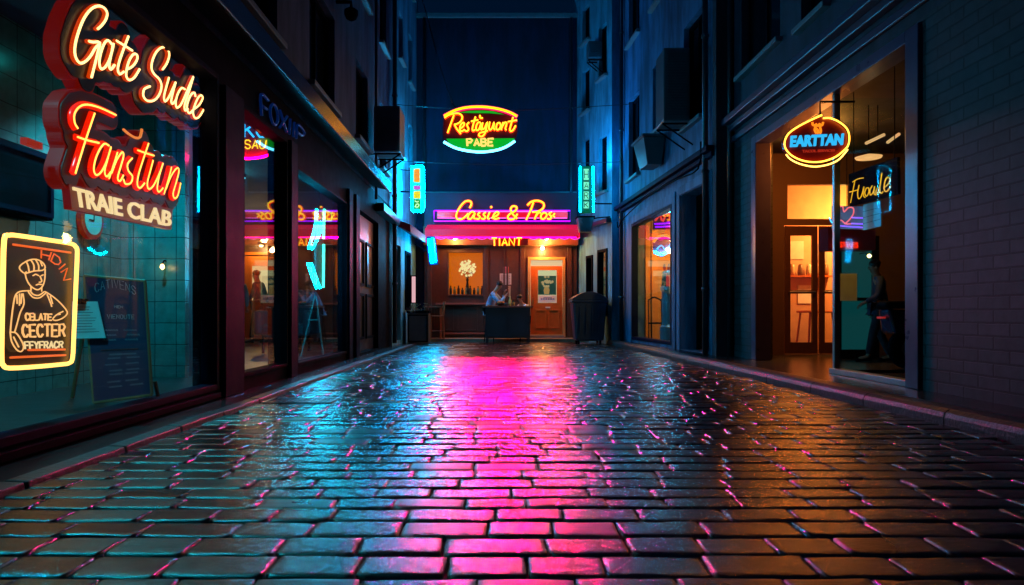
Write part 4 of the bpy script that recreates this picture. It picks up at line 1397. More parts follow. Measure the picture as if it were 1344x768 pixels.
lamp(t, 'glow', (-3.66, 7.33, 1.31), .6, (1, .5, .18), .02)

# chalkboard easel
YE = 5.35
e0 = onY(YE)
t = thing('chalkboard_easel', 'standing easel with a dark blue chalk menu board in the tiled shop', 'easel', (-3.0, YE, .1))


def tilt(p, k=.12):
    return Vector((p.x, p.y - (1.1 - p.z) * k, p.z))


bq = [tilt(e0(*q)) for q in ((110, 362), (190, 369), (208, 516), (134, 526))]
MB().prism(bq, (0, .02, 0)).build('board', mat('navy chalkboard', (.010, .022, .075), .6, bump=.1), t)
fr_ = MB()
for a, b in ((0, 1), (1, 2), (2, 3), (3, 0)):
    d = (bq[b] - bq[a])
    fr_.tube([bq[a] + Vector((0, .008, 0)), bq[b] + Vector((0, .008, 0))], .013, n=6, smooth=False)
fr_.build('board_frame', mat('pine lath', (.28, .18, .09), .5), t)
lg = mat('pine lath', (.28, .18, .09), .5)
foot = .105
for a, b, yy in (((116, 372), (95, 0), .35), ((128, 420), (136, 0), -.03), ((205, 500), (209, 0), .0)):
    A_ = e0(*a)
    Yb = YE + yy
    B_ = Vector(((b[0] - VX) * Yb / F, Yb, foot))
    A_.y = YE + (.04 if yy > 0 else -.02)
    MB().tube([A_, B_], .016, n=6, smooth=False).build('leg', lg, t)
MB().tube([e0(101, 515) + Vector((0, .28, 0)), e0(134, 512)], .012, n=6, smooth=False).build('crossbar', lg, t)
ck = MB()
rk4 = random.Random(9)
m4 = lambda a, b: (bq[0] * (1 - a) + bq[1] * a) * (1 - b) + (bq[3] * (1 - a) + bq[2] * a) * b + Vector((0, -.006, 0))
for w__, yy, a0, a1, hh in (('CATIVENS', .13, .18, .85, .07), ('MEN', .25, .48, .62, .02), ('VIENOUTE', .34, .35, .80, .035)):
    for st in word(w__, [(a0, yy - hh), (a1, yy - hh), (a1, yy), (a0, yy)], .4):
        ck.tube([m4(a, b - (.05 * math.sin((a - a0) / (a1 - a0) * math.pi) if yy < .2 else 0)) for a, b in st], .0022, n=4, smooth=False)
for yy in (.44, .48, .52, .64, .67, .72, .77, .80, .86, .90):
    for a0 in (.3, .62):
        a = a0 + rk4.uniform(-.05, .05)
        for s_ in range(5):
            ck.tube([m4(a + s_ * .045, yy), m4(a + s_ * .045 + .02, yy - .012), m4(a + s_ * .045 + .035, yy + .003)], .0015, n=4, smooth=False)
ck.build('chalk_writing', mat('chalk', (.45, .55, .62), .9), t)
rd = MB()
for s_ in range(16):
    rd.tube([m4(.2 + s_ * .04, .60), m4(.2 + s_ * .04 + .03, .592)], .003, n=4, smooth=False)
rd.build('chalk_writing', mat('red chalk', (.5, .08, .05), .9), t)
t = thing('menu_sheet', 'pale blue menu sheet clipped to the left edge of the chalkboard', 'menu', (-3.2, YE - .1, .8))
mq = [tilt(e0(*q)) + Vector((0, -.05, 0)) for q in ((101, 396), (135, 396), (149, 443), (107, 444))]
MB().prism(mq, (0, .006, 0)).build('sheet', mat('white menu paper', (.75, .78, .8), .6, var=.08), t)
q = MB()
m5 = lambda a, b: (mq[0] * (1 - a) + mq[1] * a) * (1 - b) + (mq[3] * (1 - a) + mq[2] * a) * b + Vector((0, -.003, 0))
for k in range(10):
    q.tube([m5(.12, .15 + k * .075), m5(.88 - rk4.uniform(0, .3), .15 + k * .075)], .0018, n=4, smooth=False)
q.build('print', mat('dark print', (.08, .05, .05), .6), t)
MB().box(mq[0].x + .06, mq[0].x + .12, YE - .13, YE - .05, mq[0].z - .02, mq[0].z + .02).build('clip', M_black, t)

# oval sign between first and second window
t = thing('neon_sign', 'oval neon sign with blue capitals and a pink lower arc behind the second left window', 'sign', (-3.0, 8.2, 2.8))
mp = onY(8.35)
ov = [(326 + 48 * math.cos(a), 180 + 27 * math.sin(a)) for a in [2 * math.pi * k / 36 for k in range(36)]]
MB().prism([mp(*p) + Vector((0, .03, 0)) for p in ov], (0, .05, 0)).build('face_plate', mat('crimson sign plate', (.22, .006, .03), .4), t)
neon(t, 'lower_arc', [[(326 + 48 * math.cos(a), 180 + 28 * math.sin(a)) for a in [math.pi * (.04 + .92 * k / 16) for k in range(17)]]], mp, .014, emis('pink neon', (1, .0, .08), 110))
neon(t, 'upper_arc', [[(326 + 48 * math.cos(a), 180 + 28 * math.sin(a)) for a in [math.pi * (1.05 + .9 * k / 16) for k in range(17)]]], mp, .012, emis('yellow green neon', (.5, 1, .05), 1.5))
neon(t, 'lettering', word('COKCK', [(288, 163), (366, 163), (366, 180), (288, 180)], .3), mp, .012, N_blue, smooth=False)
neon(t, 'lettering', word('AUSAUT', [(300, 184), (360, 184), (357, 195), (303, 195)], .3), mp, .008, N_yellow, smooth=False)
for xx in (-3.25, -2.95):
    MB().tube([(xx, 8.39, 3.0), (xx, 8.39, 3.29)], .006, smooth=False).build('hanger', M_black, t)

# cyan arrow neon behind the third window
t = thing('neon_sign', 'tall ice cyan neon arrow of bent tubes behind the third left window', 'sign', (-2.8, 10.2, 1.8))
mp = onX(-2.78, 390, 240, 3.2)
neon(t, 'bent_tube', [[(82, 112), (80, 150), (72, 200), (48, 275)], [(102, 165), (94, 215), (62, 278)]], mp, .016, N_cyan2)
neon(t, 'bent_tube', [[(46, 340), (62, 390), (82, 442)], [(60, 340), (76, 390), (96, 442)]], mp, .016, N_cyan2)
neon(t, 'upright_tube', [[(114, 110), (111, 235)], [(112, 258), (110, 440)]], mp, .020, N_aqua)
neon(t, 'yellow_box_tube', [[(118, 115), (145, 128), (145, 158), (118, 158)]], mp, .014, emis('yellow green neon', (.5, 1, .05), 1.5), smooth=False)
MB().prism([mp(*q) + Vector((-.03, 0, 0)) for q in ((88, 105), (122, 112), (118, 445), (88, 445))], (-.03, 0, 0)).build('face_plate', mat('black sign plate', (.005, .012, .008), .6), t)
MB().tube([mp(104, 105) + Vector((-.04, 0, 0)), (-2.82, mp(104, 105).y, 3.29)], .006, smooth=False).build('hanger', M_black, t)

# restaurant oval sign
YO = 16.0
mp = onY(YO, 570, 130, 9.6)
t = thing('neon_sign', 'oval neon sign reading Restquent PABE hanging over the alley', 'sign', (-.3, YO, 4.8))
MB().prism([mp(*p) + Vector((0, .05, 0)) for p in [(120, 215), (250, 150), (400, 112), (600, 102), (800, 128), (950, 172), (1048, 222), (1050, 400), (1020, 530), (900, 605), (760, 652), (580, 670), (400, 652), (250, 610), (118, 540), (105, 400)]],
           (0, .08, 0)).build('face_plate', mat('dark wine sign plate', (.16, .008, .04), .4), t)
MB().prism([mp(*p) + Vector((0, .045, 0)) for p in [(150, 495), (1015, 490), (985, 545), (880, 595), (740, 632), (580, 648), (410, 632), (270, 592), (180, 545)]], (0, -.01, 0)).build(
    'green_field', N_green, t)
MB().prism([mp(*p) + Vector((0, .045, 0)) for p in [(300, 165), (450, 145), (600, 140), (740, 150), (880, 190), (700, 172), (500, 170)]], (0, -.01, 0)).build('green_crest', N_green, t)
neon(t, 'upper_arc_halo', [[(120, 215), (250, 150), (400, 110), (600, 100), (800, 125), (950, 170), (1045, 220)]], mp, .050, emis('crimson halo neon', (1, .0, .12), 2.0), (0, .03, 0))  # broad crimson tube imitates glow round the golden arc
neon(t, 'upper_arc', [[(125, 218), (250, 153), (400, 113), (600, 103), (800, 128), (950, 173), (1040, 222)]], mp, .026, emis('golden neon', (1, .72, .0), 2.2), (0, -.03, 0))
neon(t, 'lower_arc', [[(120, 540), (250, 610), (400, 650), (580, 668), (760, 650), (900, 605), (1015, 530)]], mp, .030, emis('pale cyan neon', (.12, .7, 1), 7))
rest = [[(130, 240), (180, 205), (240, 188), (310, 185), (352, 222), (340, 275), (300, 310), (248, 325)], [(248, 205), (210, 310), (168, 428)], [(255, 325), (285, 380), (335, 440)],
        [(318, 378), (355, 358), (378, 325), (372, 300), (348, 310), (325, 350), (325, 395), (350, 408), (385, 385)], [(440, 295), (412, 325), (425, 360), (432, 385), (410, 408), (385, 398)],
        [(520, 225), (498, 300), (480, 375), (488, 402), (515, 390)], [(462, 285), (555, 265)],
        [(585, 305), (560, 295), (535, 325), (525, 375), (540, 398), (565, 380), (590, 310), (580, 370), (600, 395)],
        [(612, 300), (600, 350), (612, 385), (640, 360), (668, 290), (655, 370), (635, 440), (600, 475), (562, 462), (575, 430), (640, 415), (675, 400)], [(575, 205), (580, 240), (612, 240)],
        [(700, 290), (688, 360), (700, 392), (730, 365), (755, 290), (748, 365), (765, 392)], [(822, 300), (795, 310), (780, 355), (790, 390), (820, 380), (838, 335), (822, 300)],
        [(868, 295), (842, 392)], [(855, 350), (890, 298), (912, 310), (895, 375), (910, 392)], [(992, 232), (968, 320), (952, 385), (965, 408), (995, 390), (1025, 335)], [(925, 290), (1042, 268)]]
neon(t, 'letter_halo', rest, mp, .030, N_yred, (0, .035, 0))  # broad tube behind the words imitates their red glow
neon(t, 'lettering', rest, mp, .017, N_yellow, (0, -.02, 0))
neon(t, 'lettering', word('PABE', [(410, 505), (748, 500), (742, 588), (418, 592)], .35), mp, .024, emis('amber yellow neon', (1, .55, .12), 2.0), (0, -.01, 0), smooth=False)
MB().tube([(-1.1, YO + .06, 5.75), (-1.0, YO + .06, 5.62)], .012, smooth=False).build('hanger', M_black, t)
for xx in (-.9, .25):
    MB().tube([(xx, YO + .08, 5.5), (xx, YO + .6, 5.78)], .01, smooth=False).build('hanger', M_black, t)

# Cassie & Pro sign on the fascia
YC = 19.55
mp = onY(YC, 560, 250, 6.4)
t = thing('neon_sign', 'long violet framed neon sign Cassie & Pro above the red awning', 'sign', (0, YC, 3.4))
neon(t, 'frame_tube', [[(62, 170), (1205, 170), (1205, 258), (62, 258), (62, 170)]], mp, .018, N_violet, smooth=False)
neon(t, 'inner_tube', [[(90, 178), (1180, 178)], [(90, 232), (1180, 232)]], mp, .010, emis('orchid neon', (1, .12, .75), 3), smooth=False)
MB().prism([mp(*q) + Vector((0, .04, 0)) for q in ((88, 182), (1185, 182), (1185, 226), (88, 226))], (0, .03, 0)).build('red_band', N_redband, t)
MB().prism([mp(*q) + Vector((0, .08, 0)) for q in ((55, 162), (1212, 162), (1212, 266), (55, 266))], (0, .08, 0)).build('face_plate', mat('plum sign plate', (.012, .002, .03), .6), t)
cas = [[(362, 150), (378, 115), (360, 92), (320, 100), (280, 145), (252, 200), (255, 238), (285, 248), (325, 225), (350, 195)],
       [(405, 190), (380, 182), (352, 210), (350, 240), (375, 240), (408, 192), (395, 230), (412, 242)], [(450, 188), (430, 205), (448, 225), (438, 243), (415, 240)],
       [(498, 186), (476, 205), (494, 225), (482, 243), (458, 238)], [(530, 185), (512, 235), (530, 242)], [(545, 235), (590, 215), (605, 190), (585, 185), (560, 215), (570, 243), (610, 235)], [(540, 135), (545, 150)],
       [(760, 240), (720, 200), (705, 160), (725, 135), (755, 145), (745, 175), (700, 200), (680, 228), (700, 248), (735, 240), (762, 200)],
       [(895, 105), (870, 175), (835, 250)], [(845, 128), (880, 98), (935, 90), (980, 112), (978, 150), (940, 178), (885, 186)], [(928, 188), (905, 245)], [(915, 220), (940, 190), (958, 195)],
       [(985, 188), (960, 210), (962, 240), (990, 238), (1008, 205), (985, 188)], [(1050, 185), (1025, 200), (1045, 222), (1035, 243), (1010, 240)], [(1075, 195), (1060, 215), (1075, 228)]]
neon(t, 'letter_halo', cas, mp, .040, N_yred, (0, -.03, 0))  # red glow of the script built as a broader tube
neon(t, 'lettering', cas, mp, .022, N_yellow, (0, -.085, 0))
# TIANT under the awning
t = thing('neon_sign', 'small yellow block letter neon sign TIANT under the red awning', 'sign', (.2, 19.2, 2.8))
mp = onY(18.85, 560, 250, 6.4)
neon(t, 'letter_halo', word('TIANT', [(545, 402), (800, 400), (795, 462), (548, 465)], .35), mp, .030, N_yred, (0, .03, 0), smooth=False)  # broader red tube imitates glow round the capitals
neon(t, 'lettering', word('TIANT', [(545, 402), (800, 400), (795, 462), (548, 465)], .35), mp, .017, N_yellow, (0, -.02, 0), smooth=False)
MB().box(-.07, 0.80, 18.90, 18.915, 2.70, 2.90).build('face_plate', mat('red sign plate', (.4, .01, .01), .4), t)
for xx in (.0, .7):
    MB().tube([(xx, 18.93, 2.9), (xx, 19.3, 2.96)], .008, smooth=False).build('hanger', M_black, t)

# vertical blade signs
YB = 17.6
t = thing('blade_sign', 'vertical blade sign with aqua outline tube and yellow blocks on the cyan left wall', 'sign', (-2.1, YB, 3.6))
mp = onY(YB, 530, 200, 8.53)
neon(t, 'outline_tube', [[(90, 190), (95, 165), (170, 150), (205, 155), (222, 180), (222, 640), (205, 665), (100, 660), (88, 640), (90, 190)]], mp, .022, emis('aqua cyan neon', (.0, .45, 1), 420), smooth=False)
MB().prism([mp(*q) + Vector((0, .03, 0)) for q in ((100, 172), (212, 168), (212, 652), (100, 650))], (0, .16, 0)).build('box', mat('green sign plate', (.01, .12, .05), .4), t)
bl = MB()
for q in (((112, 190), (182, 185), (182, 340), (112, 335)),):
    bl.prism([mp(*z) + Vector((0, -.035, 0)) for z in q], (0, -.015, 0))
bl.build('upper_block', emis('orange yellow sign block', (1, .55, .02), 1.1), t)
MB().prism([mp(*z) + Vector((0, -.035, 0)) for z in ((112, 380), (185, 378), (185, 418), (112, 420))], (0, -.015, 0)).build('violet_block', emis('violet sign block', (.8, .15, 1), .9), t)
MB().prism([mp(*z) + Vector((0, -.035, 0)) for z in ((112, 440), (185, 438), (188, 520), (112, 520))], (0, -.015, 0)).build('lower_block', emis('yellow sign block', (1, .85, .02), 1.1), t)
MB().prism([mp(*z) + Vector((0, -.035, 0)) for z in ((112, 528), (188, 528), (188, 640), (112, 640))], (0, -.010, 0)).build('green_block', emis('green sign block', (.02, .5, .05), .8), t)
neon(t, 'lettering', [[(125, 545), (150, 560), (170, 550)], [(130, 610), (145, 585), (170, 585), (165, 612), (140, 618), (130, 610)]], mp, .012, emis('pale green neon', (.5, 1, .5), 2), (0, -.05, 0))
neon(t, 'lettering', word('EHI', [(128, 205), (168, 205), (168, 320), (128, 320)], .3), mp, .006, emis('orange red neon', (1, .12, .02), 1.4), (0, -.055, 0), smooth=False)
lamp(t, 'added_wall_wash', (-2.2, YB + .1, 4.7), 200, (0, .50, 1), .1, kind='SPOT', rot=Euler((R(165), R(-14), 0)).to_matrix().to_euler()).data.spot_size = R(150)  # added spot without a fitting, washes the left walls blue
MB().tube([mp(-95, 432) + Vector((0, .1, 0)), mp(110, 432) + Vector((0, .1, 0))], .022, smooth=False).build('bracket', M_black, t)
MB().tube([mp(-95, 180) + Vector((0, .1, 0)), mp(110, 200) + Vector((0, .1, 0))], .012, smooth=False).build('bracket', M_black, t)

t = thing('blade_sign', 'vertical green blade sign with two mint side tubes and pale letters on the right wall', 'sign', (2.2, YB, 3.6))
mp = onY(YB, 735, 200, 6.98)
neon(t, 'side_tube', [[(185, 130), (185, 545)], [(303, 130), (308, 545)]], mp, .020, emis('mint cyan neon', (.0, .50, 1), 110), smooth=False)
MB().prism([mp(*q) + Vector((0, .03, 0)) for q in ((196, 125), (295, 125), (295, 550), (196, 550))], (0, .16, 0)).build('box', emis('deep green lit box', (.0, .30, .06), .35), t)
for a, b in ((155, 255), (275, 340), (362, 435), (455, 515)):
    MB().prism([mp(*z) + Vector((0, -.035, 0)) for z in ((215, a), (262, a), (262, b), (215, b))], (0, -.015, 0)).build('letter_panel', emis('mint panel', (.2, 1, .65), 1.3), t)
neon(t, 'lettering', word('H', [(222, 170), (256, 170), (256, 240), (222, 240)]) + word('A', [(222, 285), (256, 285), (256, 332), (222, 332)]) + word('R', [(222, 372), (256, 372), (256, 428), (222, 428)]) + word('K', [(222, 462), (256, 462), (256, 508), (222, 508)]),
     mp, .010, mat('dark green paint', (.005, .12, .06), .5), (0, -.052, 0), smooth=False)
lamp(t, 'added_wall_wash', (2.35, YB + .1, 4.7), 200, (0, .36, 1), .1, kind='SPOT', rot=(R(150), R(14), 0)).data.spot_size = R(150)  # added unseen spot, washes the right walls blue
MB().tube([mp(290, 465) + Vector((0, .1, 0)), mp(480, 465) + Vector((0, .1, 0))], .02, smooth=False).build('bracket', M_black, t)

# slanting cyan tube lamp at the left edge of the restaurant
t = thing('tube_lamp', 'slanting ice blue tube lamp at the left edge of the restaurant front', 'lamp', (-1.9, 19, 2.6))
mp = onY(18.9)
neon(t, 'tube', [[(563, 314), (567, 345)], [(568, 313), (571, 344)]], mp, .035, emis('strong ice blue tube', (.0, .50, 1), 240), smooth=False)
MB().prism([mp(*q) + Vector((0, .05, 0)) for q in ((559, 311), (571, 310), (575, 347), (563, 348))], (0, .06, 0)).build('housing', M_bluesteel, t)
MB().tube([mp(560, 330) + Vector((0, .1, 0)), Vector((-2.35, 19.1, 2.75))], .015, smooth=False).build('bracket', M_black, t)
t = thing('lightbox_sign', 'small pinkish white lit box on the far left wall beside the dark planter', 'sign', (-2.4, 18.6, 1.5))
mp = onY(18.4)
MB().prism([mp(*q) for q in ((540.5, 363), (545, 363), (545, 397), (540.5, 397))], (0, .1, 0)).build('lit_face', emis('pinkish white panel', (1, .55, .6), 1.0), t)
MB().box(-2.4, -2.22, 18.46, 18.53, 1.08, 1.84).build('casing', M_black, t)

# right window signs
t = thing('neon_sign', 'oval neon sign with blue letters EARTTAN at the right entrance', 'sign', (3.75, 8.06, 3.0))
mp = onY(7.4, 1020, 140, 8.533)
ovl = [(500, 95), (400, 140), (250, 215), (130, 300), (85, 390), (95, 470), (160, 545), (270, 600), (400, 622), (530, 610), (660, 560), (760, 480), (800, 420), (808, 330), (780, 245), (700, 175), (600, 130), (520, 130)]
MB().prism([mp(*p) + Vector((0, .03, 0)) for p in ovl], (0, .06, 0)).build('face_plate', mat('red brown sign plate', (.28, .012, .012), .4), t)
neon(t, 'rim_tube', [ovl], mp, .0085, emis('yellow rim neon', (1, .46, .04), 6))
neon(t, 'lower_tube', [[(100, 535), (150, 590), (250, 640), (380, 670), (480, 668), (600, 640), (700, 585), (790, 480)]], mp, .0085, emis('pale yellow neon', (1, .50, .08), 6))
neon(t, 'crest', [[(395, 175), (400, 205), (430, 215), (420, 260), (440, 300)], [(515, 175), (505, 205), (480, 220), (490, 270), (480, 300)], [(430, 190), (455, 215), (480, 190)], [(430, 240), (460, 270), (450, 300)]], mp, .013, emis('orange crest neon', (1, .25, .01), 1.6))
text_mesh('EARTTAN', ((158, 325), (752, 298), (740, 425), (150, 450)), mp, .02, emis('sky blue lit letters', (.03, .52, 1), 1.3), 'lettering', t, .04, back=(0, 1, 0))
text_mesh('TACOL SERVICES', ((285, 483), (650, 475), (650, 502), (285, 515)), mp, .01, emis('dull red letters', (1, .05, .02), .5), 'small_lettering', t, .02, back=(0, 1, 0))
MB().tube([mp(505, 95) + Vector((0, .05, 0)), mp(505, 95) + Vector((0, .05, .16)), Vector((3.88, 7.45, mp(505, 95).z + .16))], .012, smooth=False).build('hanger', M_black, t)

t = thing('neon_sign', 'dark slanted board with yellow script neon reading Fuade inside the right display window', 'sign', (4.0, 7.0, 2.2))
mp = onX(4.02, 1080, 200, 6.4)
MB().prism([mp(*q) + Vector((.03, 0, 0)) for q in ((195, 185), (600, 40), (605, 350), (205, 455))], (.03, 0, 0)).build('face_plate', mat('plum black board', (.012, .004, .012), .9, spec=.05), t)
fu = [[(250, 250), (290, 225), (340, 215)], [(270, 235), (255, 310), (232, 425)], [(222, 335), (260, 325), (295, 315)], [(305, 275), (292, 340), (300, 390), (325, 365), (345, 290), (340, 360), (355, 380)],
      [(365, 300), (352, 340), (365, 370), (385, 340), (385, 300), (365, 300)], [(415, 280), (395, 320), (400, 360), (425, 330), (435, 285), (428, 340), (445, 360)],
      [(460, 300), (445, 330), (455, 350), (475, 310), (495, 175)], [(495, 175), (478, 300), (488, 345), (505, 330)], [(510, 300), (545, 270), (565, 225), (540, 210), (520, 250), (515, 310), (535, 330), (570, 285)]]
neon(t, 'lettering', fu, mp, .0055, emis('gold neon', (1, .42, .01), 1.3))
for q in ((230, 170), (570, 50)):
    MB().tube([mp(*q) + Vector((.04, 0, 0)), Vector((4.06, mp(*q).y, 3.34))], .005, smooth=False).build('hanger', M_black, t)
t = thing('neon_sign', 'small pink heart neon with violet bars, built for a reflection in the right display window', 'sign', (4.3, 7.6, 1.9))  # solid sign in place of a reflection on the display glass
mp = onX(4.15, 1080, 200, 6.4)
neon(t, 'heart', [[(105, 605), (110, 520), (130, 465), (165, 455), (178, 500), (215, 465), (255, 470), (255, 520), (215, 575), (185, 600)], [(100, 605), (150, 570), (190, 600), (240, 600)]], mp, .008, emis('coral neon', (1, .10, .12), 1.8))
neon(t, 'violet_bar', [[(245, 548), (345, 552)], [(240, 598), (345, 602)], [(100, 615), (345, 632)]], mp, .008, emis('violet bar neon', (.35, .1, 1), 1.6), smooth=False)
neon(t, 'ice_tube', [[(55, 550), (75, 590), (95, 580)]], mp, .007, N_blue)
MB().prism([mp(*q) + Vector((.02, 0, 0)) for q in ((60, 450), (350, 455), (350, 650), (60, 640))], (.02, 0, 0)).build('face_plate', mat('indigo board', (.02, .01, .08), .4), t)
MB().tube([mp(180, 455) + Vector((.03, 0, 0)), mp(180, -150) + Vector((.03, 0, .0))], .004, smooth=False).build('hanger', M_black, t)
t = thing('notice', 'teal blue lined sheet hanging beside the heart neon in the right display window', 'notice', (4.1, 7.2, 1.9))
MB().prism([mp(*q) + Vector((-.03, 0, 0)) for q in ((360, 440), (505, 405), (510, 620), (358, 655))], (.006, 0, 0)).build('sheet', emis('blue self glowing sheet', (.02, .30, .50), .25), t)  # brightness put in as emission, no lamp behind the sheet
q = MB()
for k in range(3):
    q.tube([mp(362, 500 + 50 * k) + Vector((-.034, 0, 0)), mp(508, 462 + 50 * k) + Vector((-.034, 0, 0))], .002, n=4, smooth=False)
q.build('print', M_black, t)
t = thing('neon_sign', 'short red neon line sign, built for a reflection above the teal lit inner door', 'sign', (4.9, 9.9, 1.9))  # sign and maroon plate in place of a reflected awning
mp = onY(9.8)
neon(t, 'lettering', word('LESTELES', [(1094, 318), (1126, 319), (1126, 325), (1094, 324)], .3), mp, .008, N_red, smooth=False)
MB().prism([mp(*q) + Vector((0, .02, 0)) for q in ((1088, 298), (1150, 302), (1150, 328), (1088, 328))], (0, .3, 0)).build('face_plate', mat('maroon canopy', (.25, .02, .05), .6), t)
for k, (px, py, r_) in enumerate(((1140, 206, .10), (1152, 181, .03))):
    P = onY(8.8)(px, py)
    t = thing('pendant_lamp', ['wide orange disc lamp above the yellow script board', 'thin slanted orange strip lamp above the disc lamp'][k], 'lamp', P)
    if k == 0:
        MB().lathe([(.03, -.03), (.15, -.02), (.16, 0), (.05, .03)], P, 24).build('disc', emis('orange disc lamp', (1, .36, .12), 1.6), t, smooth=True)
        lamp(t, 'glow', P + Vector((0, 0, -.15)), 1.2, (1, .4, .15), .1)
    else:
        mp2 = onX(4.6)
        MB().tube([mp2(1137, 188), mp2(1160, 177)], .02, n=8, smooth=False).build('tube', emis('orange strip lamp', (1, .4, .15), 1.2), t)
        MB().tube([mp2(1165, 187), mp2(1180, 176)], .018, n=8, smooth=False).build('tube', emis('orange strip lamp', (1, .4, .15), 1.2), t)
    MB().tube([P + Vector((0, 0, .02)), (P.x, P.y, 3.49)], .006, smooth=False).build('cord', M_black, t)
P = onY(9.3)(1141, 336)
t = thing('wall_lamp', 'tiny amber bulb right of the teal lit inner door', 'lamp', P)
MB().lathe([(.01, -.025), (.03, 0), (.01, .025)], P, 12).build('bulb', emis('amber spot bulb', (1, .5, .15), 14), t, smooth=True)
MB().tube([P, P + Vector((0, .1, .05)), P + Vector((0, .25, .05))], .006).build('arm', M_black, t)

# neons built in place of reflections in the middle right shop window
t = thing('neon_sign', 'red and violet neon panel standing in for a reflection in the orange lit right shop window', 'sign', (4.1, 15, 2.7))
mp = onY(15.3)
neon(t, 'violet_bar', [[(859, 294), (882, 293)], [(860, 298), (882, 297)]], mp, .016, N_violet, smooth=False)
neon(t, 'red_scrawl', [[(860, 290), (866, 283), (870, 291), (876, 277), (880, 288)], [(864, 280), (872, 275), (880, 268)]], mp, .022, emis('scarlet neon', (1, .05, .03), 2.0))
MB().prism([mp(*q) + Vector((0, .03, 0)) for q in ((857, 272), (883, 262), (883, 301), (857, 301))], (0, .03, 0)).build('face_plate', mat('crimson sign plate', (.22, .006, .03), .4), t)
t = thing('neon_sign', 'small oval neon with an ice blue lower arc, reflection stand-in in the orange lit right shop', 'sign', (4.1, 15, 2.1))
neon(t, 'upper_arc', [[(858, 318), (864, 311), (874, 309), (883, 314)]], mp, .03, emis('orange arc neon', (1, .35, .02), 2.0))
neon(t, 'lower_arc', [[(859, 330), (866, 334), (874, 332), (883, 325)]], mp, .022, N_cyan2)
neon(t, 'scrawl', [[(862, 327), (868, 322), (874, 328), (880, 320)]], mp, .014, N_blue)
MB().prism([mp(*q) + Vector((0, .03, 0)) for q in ((857, 318), (870, 306), (884, 312), (884, 328), (870, 337), (858, 333))], (0, .03, 0)).build('face_plate', mat('navy sign plate', (.01, .02, .06), .4), t)

# ------------------------------------------------------------------ STREET OBJECTS
# wheeled refuse bin on the right
bx, by = 2.02, 18.0
t = thing('wheelie_bin', 'big dark navy wheeled refuse bin with a domed lid right of the restaurant door', 'bin', (bx + .45, by, .0))
M_bin = mat('navy moulded plastic', (.012, .03, .065), .38, bump=.12, bscale=90, var=.2)
b = MB()
x0, x1, y0, y1 = 1.90, 2.78, 17.55, 18.35
b.hexa([(x0 + .08, y0 + .06, .10), (x1 - .08, y0 + .06, .10), (x1 - .08, y1 - .06, .10), (x0 + .08, y1 - .06, .10), (x0, y0, 1.13), (x1, y0, 1.13), (x1, y1, 1.13), (x0, y1, 1.13)])
b.build('body', M_bin, t, bevel=.05, seg=3)
b = MB()
b.box(x0 - .03, x1 + .03, y0 - .03, y1 + .03, 1.09, 1.15)
b.build('rim', M_bin, t, bevel=.02)
prof = []
for k in range(13):
    a = k / 12
    prof.append((x0 - .02 + (x1 - x0 + .04) * a, 1.153 + .27 * math.sin(math.pi * (.08 + .84 * a)) ** .8 - .05))
poly = [(p_[0], y0 - .01, p_[1]) for p_ in prof] + [(x1 + .02, y0 - .01, 1.15), (x0 - .02, y0 - .01, 1.15)]
MB().prism(poly, (0, y1 - y0 + .02, 0)).build('lid', M_bin, t, bevel=.02)
b = MB()
for k in range(4):
    b.box(x0 + .18 + k * .16, x0 + .20 + k * .16, y0 - .012, y0 + .02, .3, 1.0)
b.build('rib', M_bin, t)
MB().tube([(x0 + .1, y1 + .02, 1.2), (x0 + .1, y1 + .10, 1.22), (x1 - .1, y1 + .10, 1.22), (x1 - .1, y1 + .02, 1.2)], .015, smooth=False).build('handle', M_bin, t)
for a, bb in ((x0 + .16, y0 + .14), (x1 - .16, y0 + .14), (x0 + .16, y1 - .14), (x1 - .16, y1 - .14)):
    q = MB().lathe([(.03, -.02), (.07, -.022), (.075, 0), (.07, .022), (.03, .02)], (0, 0, 0), 16)
    q.v = [(a + z_, bb + x_, .078 + y_) for x_, y_, z_ in q.v]
    w = q.build('wheel', M_black, t, smooth=True)
    MB().box(a - .035, a + .035, bb - .02, bb + .02, .10, .16).build('caster_fork', M_pipe, w)

# low dark planter box on the left
t = thing('planter_box', 'square dark box planter with a few dry stems at the far left corner', 'planter', (-2.2, 18.3, .02))
b = MB()
b.box(-2.42, -1.86, 18.0, 18.55, .03, .82)
b.build('box', M_acd, t, bevel=.012)
b = MB()
frame_ring(Frame(0, 18.0, 1, 0, 0, -1), -2.40, -1.88, .06, .78, .001, .014, .03, b)
frame_ring(Frame(0, 18.0, 1, 0, 0, -1), -2.44, -1.84, .82, .88, -.57, .02, .02, b)
b.build('edge_trim', M_black, t)
MB().box(-2.40, -1.88, 18.02, 18.53, .822, .84).build('soil', M_joint, t)
b = MB()
rr = random.Random(4)
for k in range(26):
    x_, y_ = rr.uniform(-2.36, -1.95), rr.uniform(18.08, 18.46)
    h_ = rr.uniform(.06, .26)
    b.tube([(x_, y_, .83), (x_ + rr.uniform(-.05, .05), y_, .83 + h_ * .6), (x_ + rr.uniform(-.12, .12), y_ + rr.uniform(-.05, .05), .83 + h_)], .006, n=4, r1=.002)
    p_ = b.v[-1]
    for j in range(3):
        a = rr.uniform(0, 6.28)
        c_ = Vector(p_)
        d_ = Vector((math.cos(a) * .05, math.sin(a) * .03, .03))
        e_ = d_.orthogonal().normalized() * .014
        b.add([c_, c_ + d_ * .5 + e_, c_ + d_, c_ + d_ * .5 - e_], [(0, 1, 2, 3)])
b.build('stems', mat('dry leaf green', (.05, .07, .03), .7), t)

# chairs and small table beside it
M_ch = mat('brown chair wood', (.28, .09, .035), .4, bump=.1)


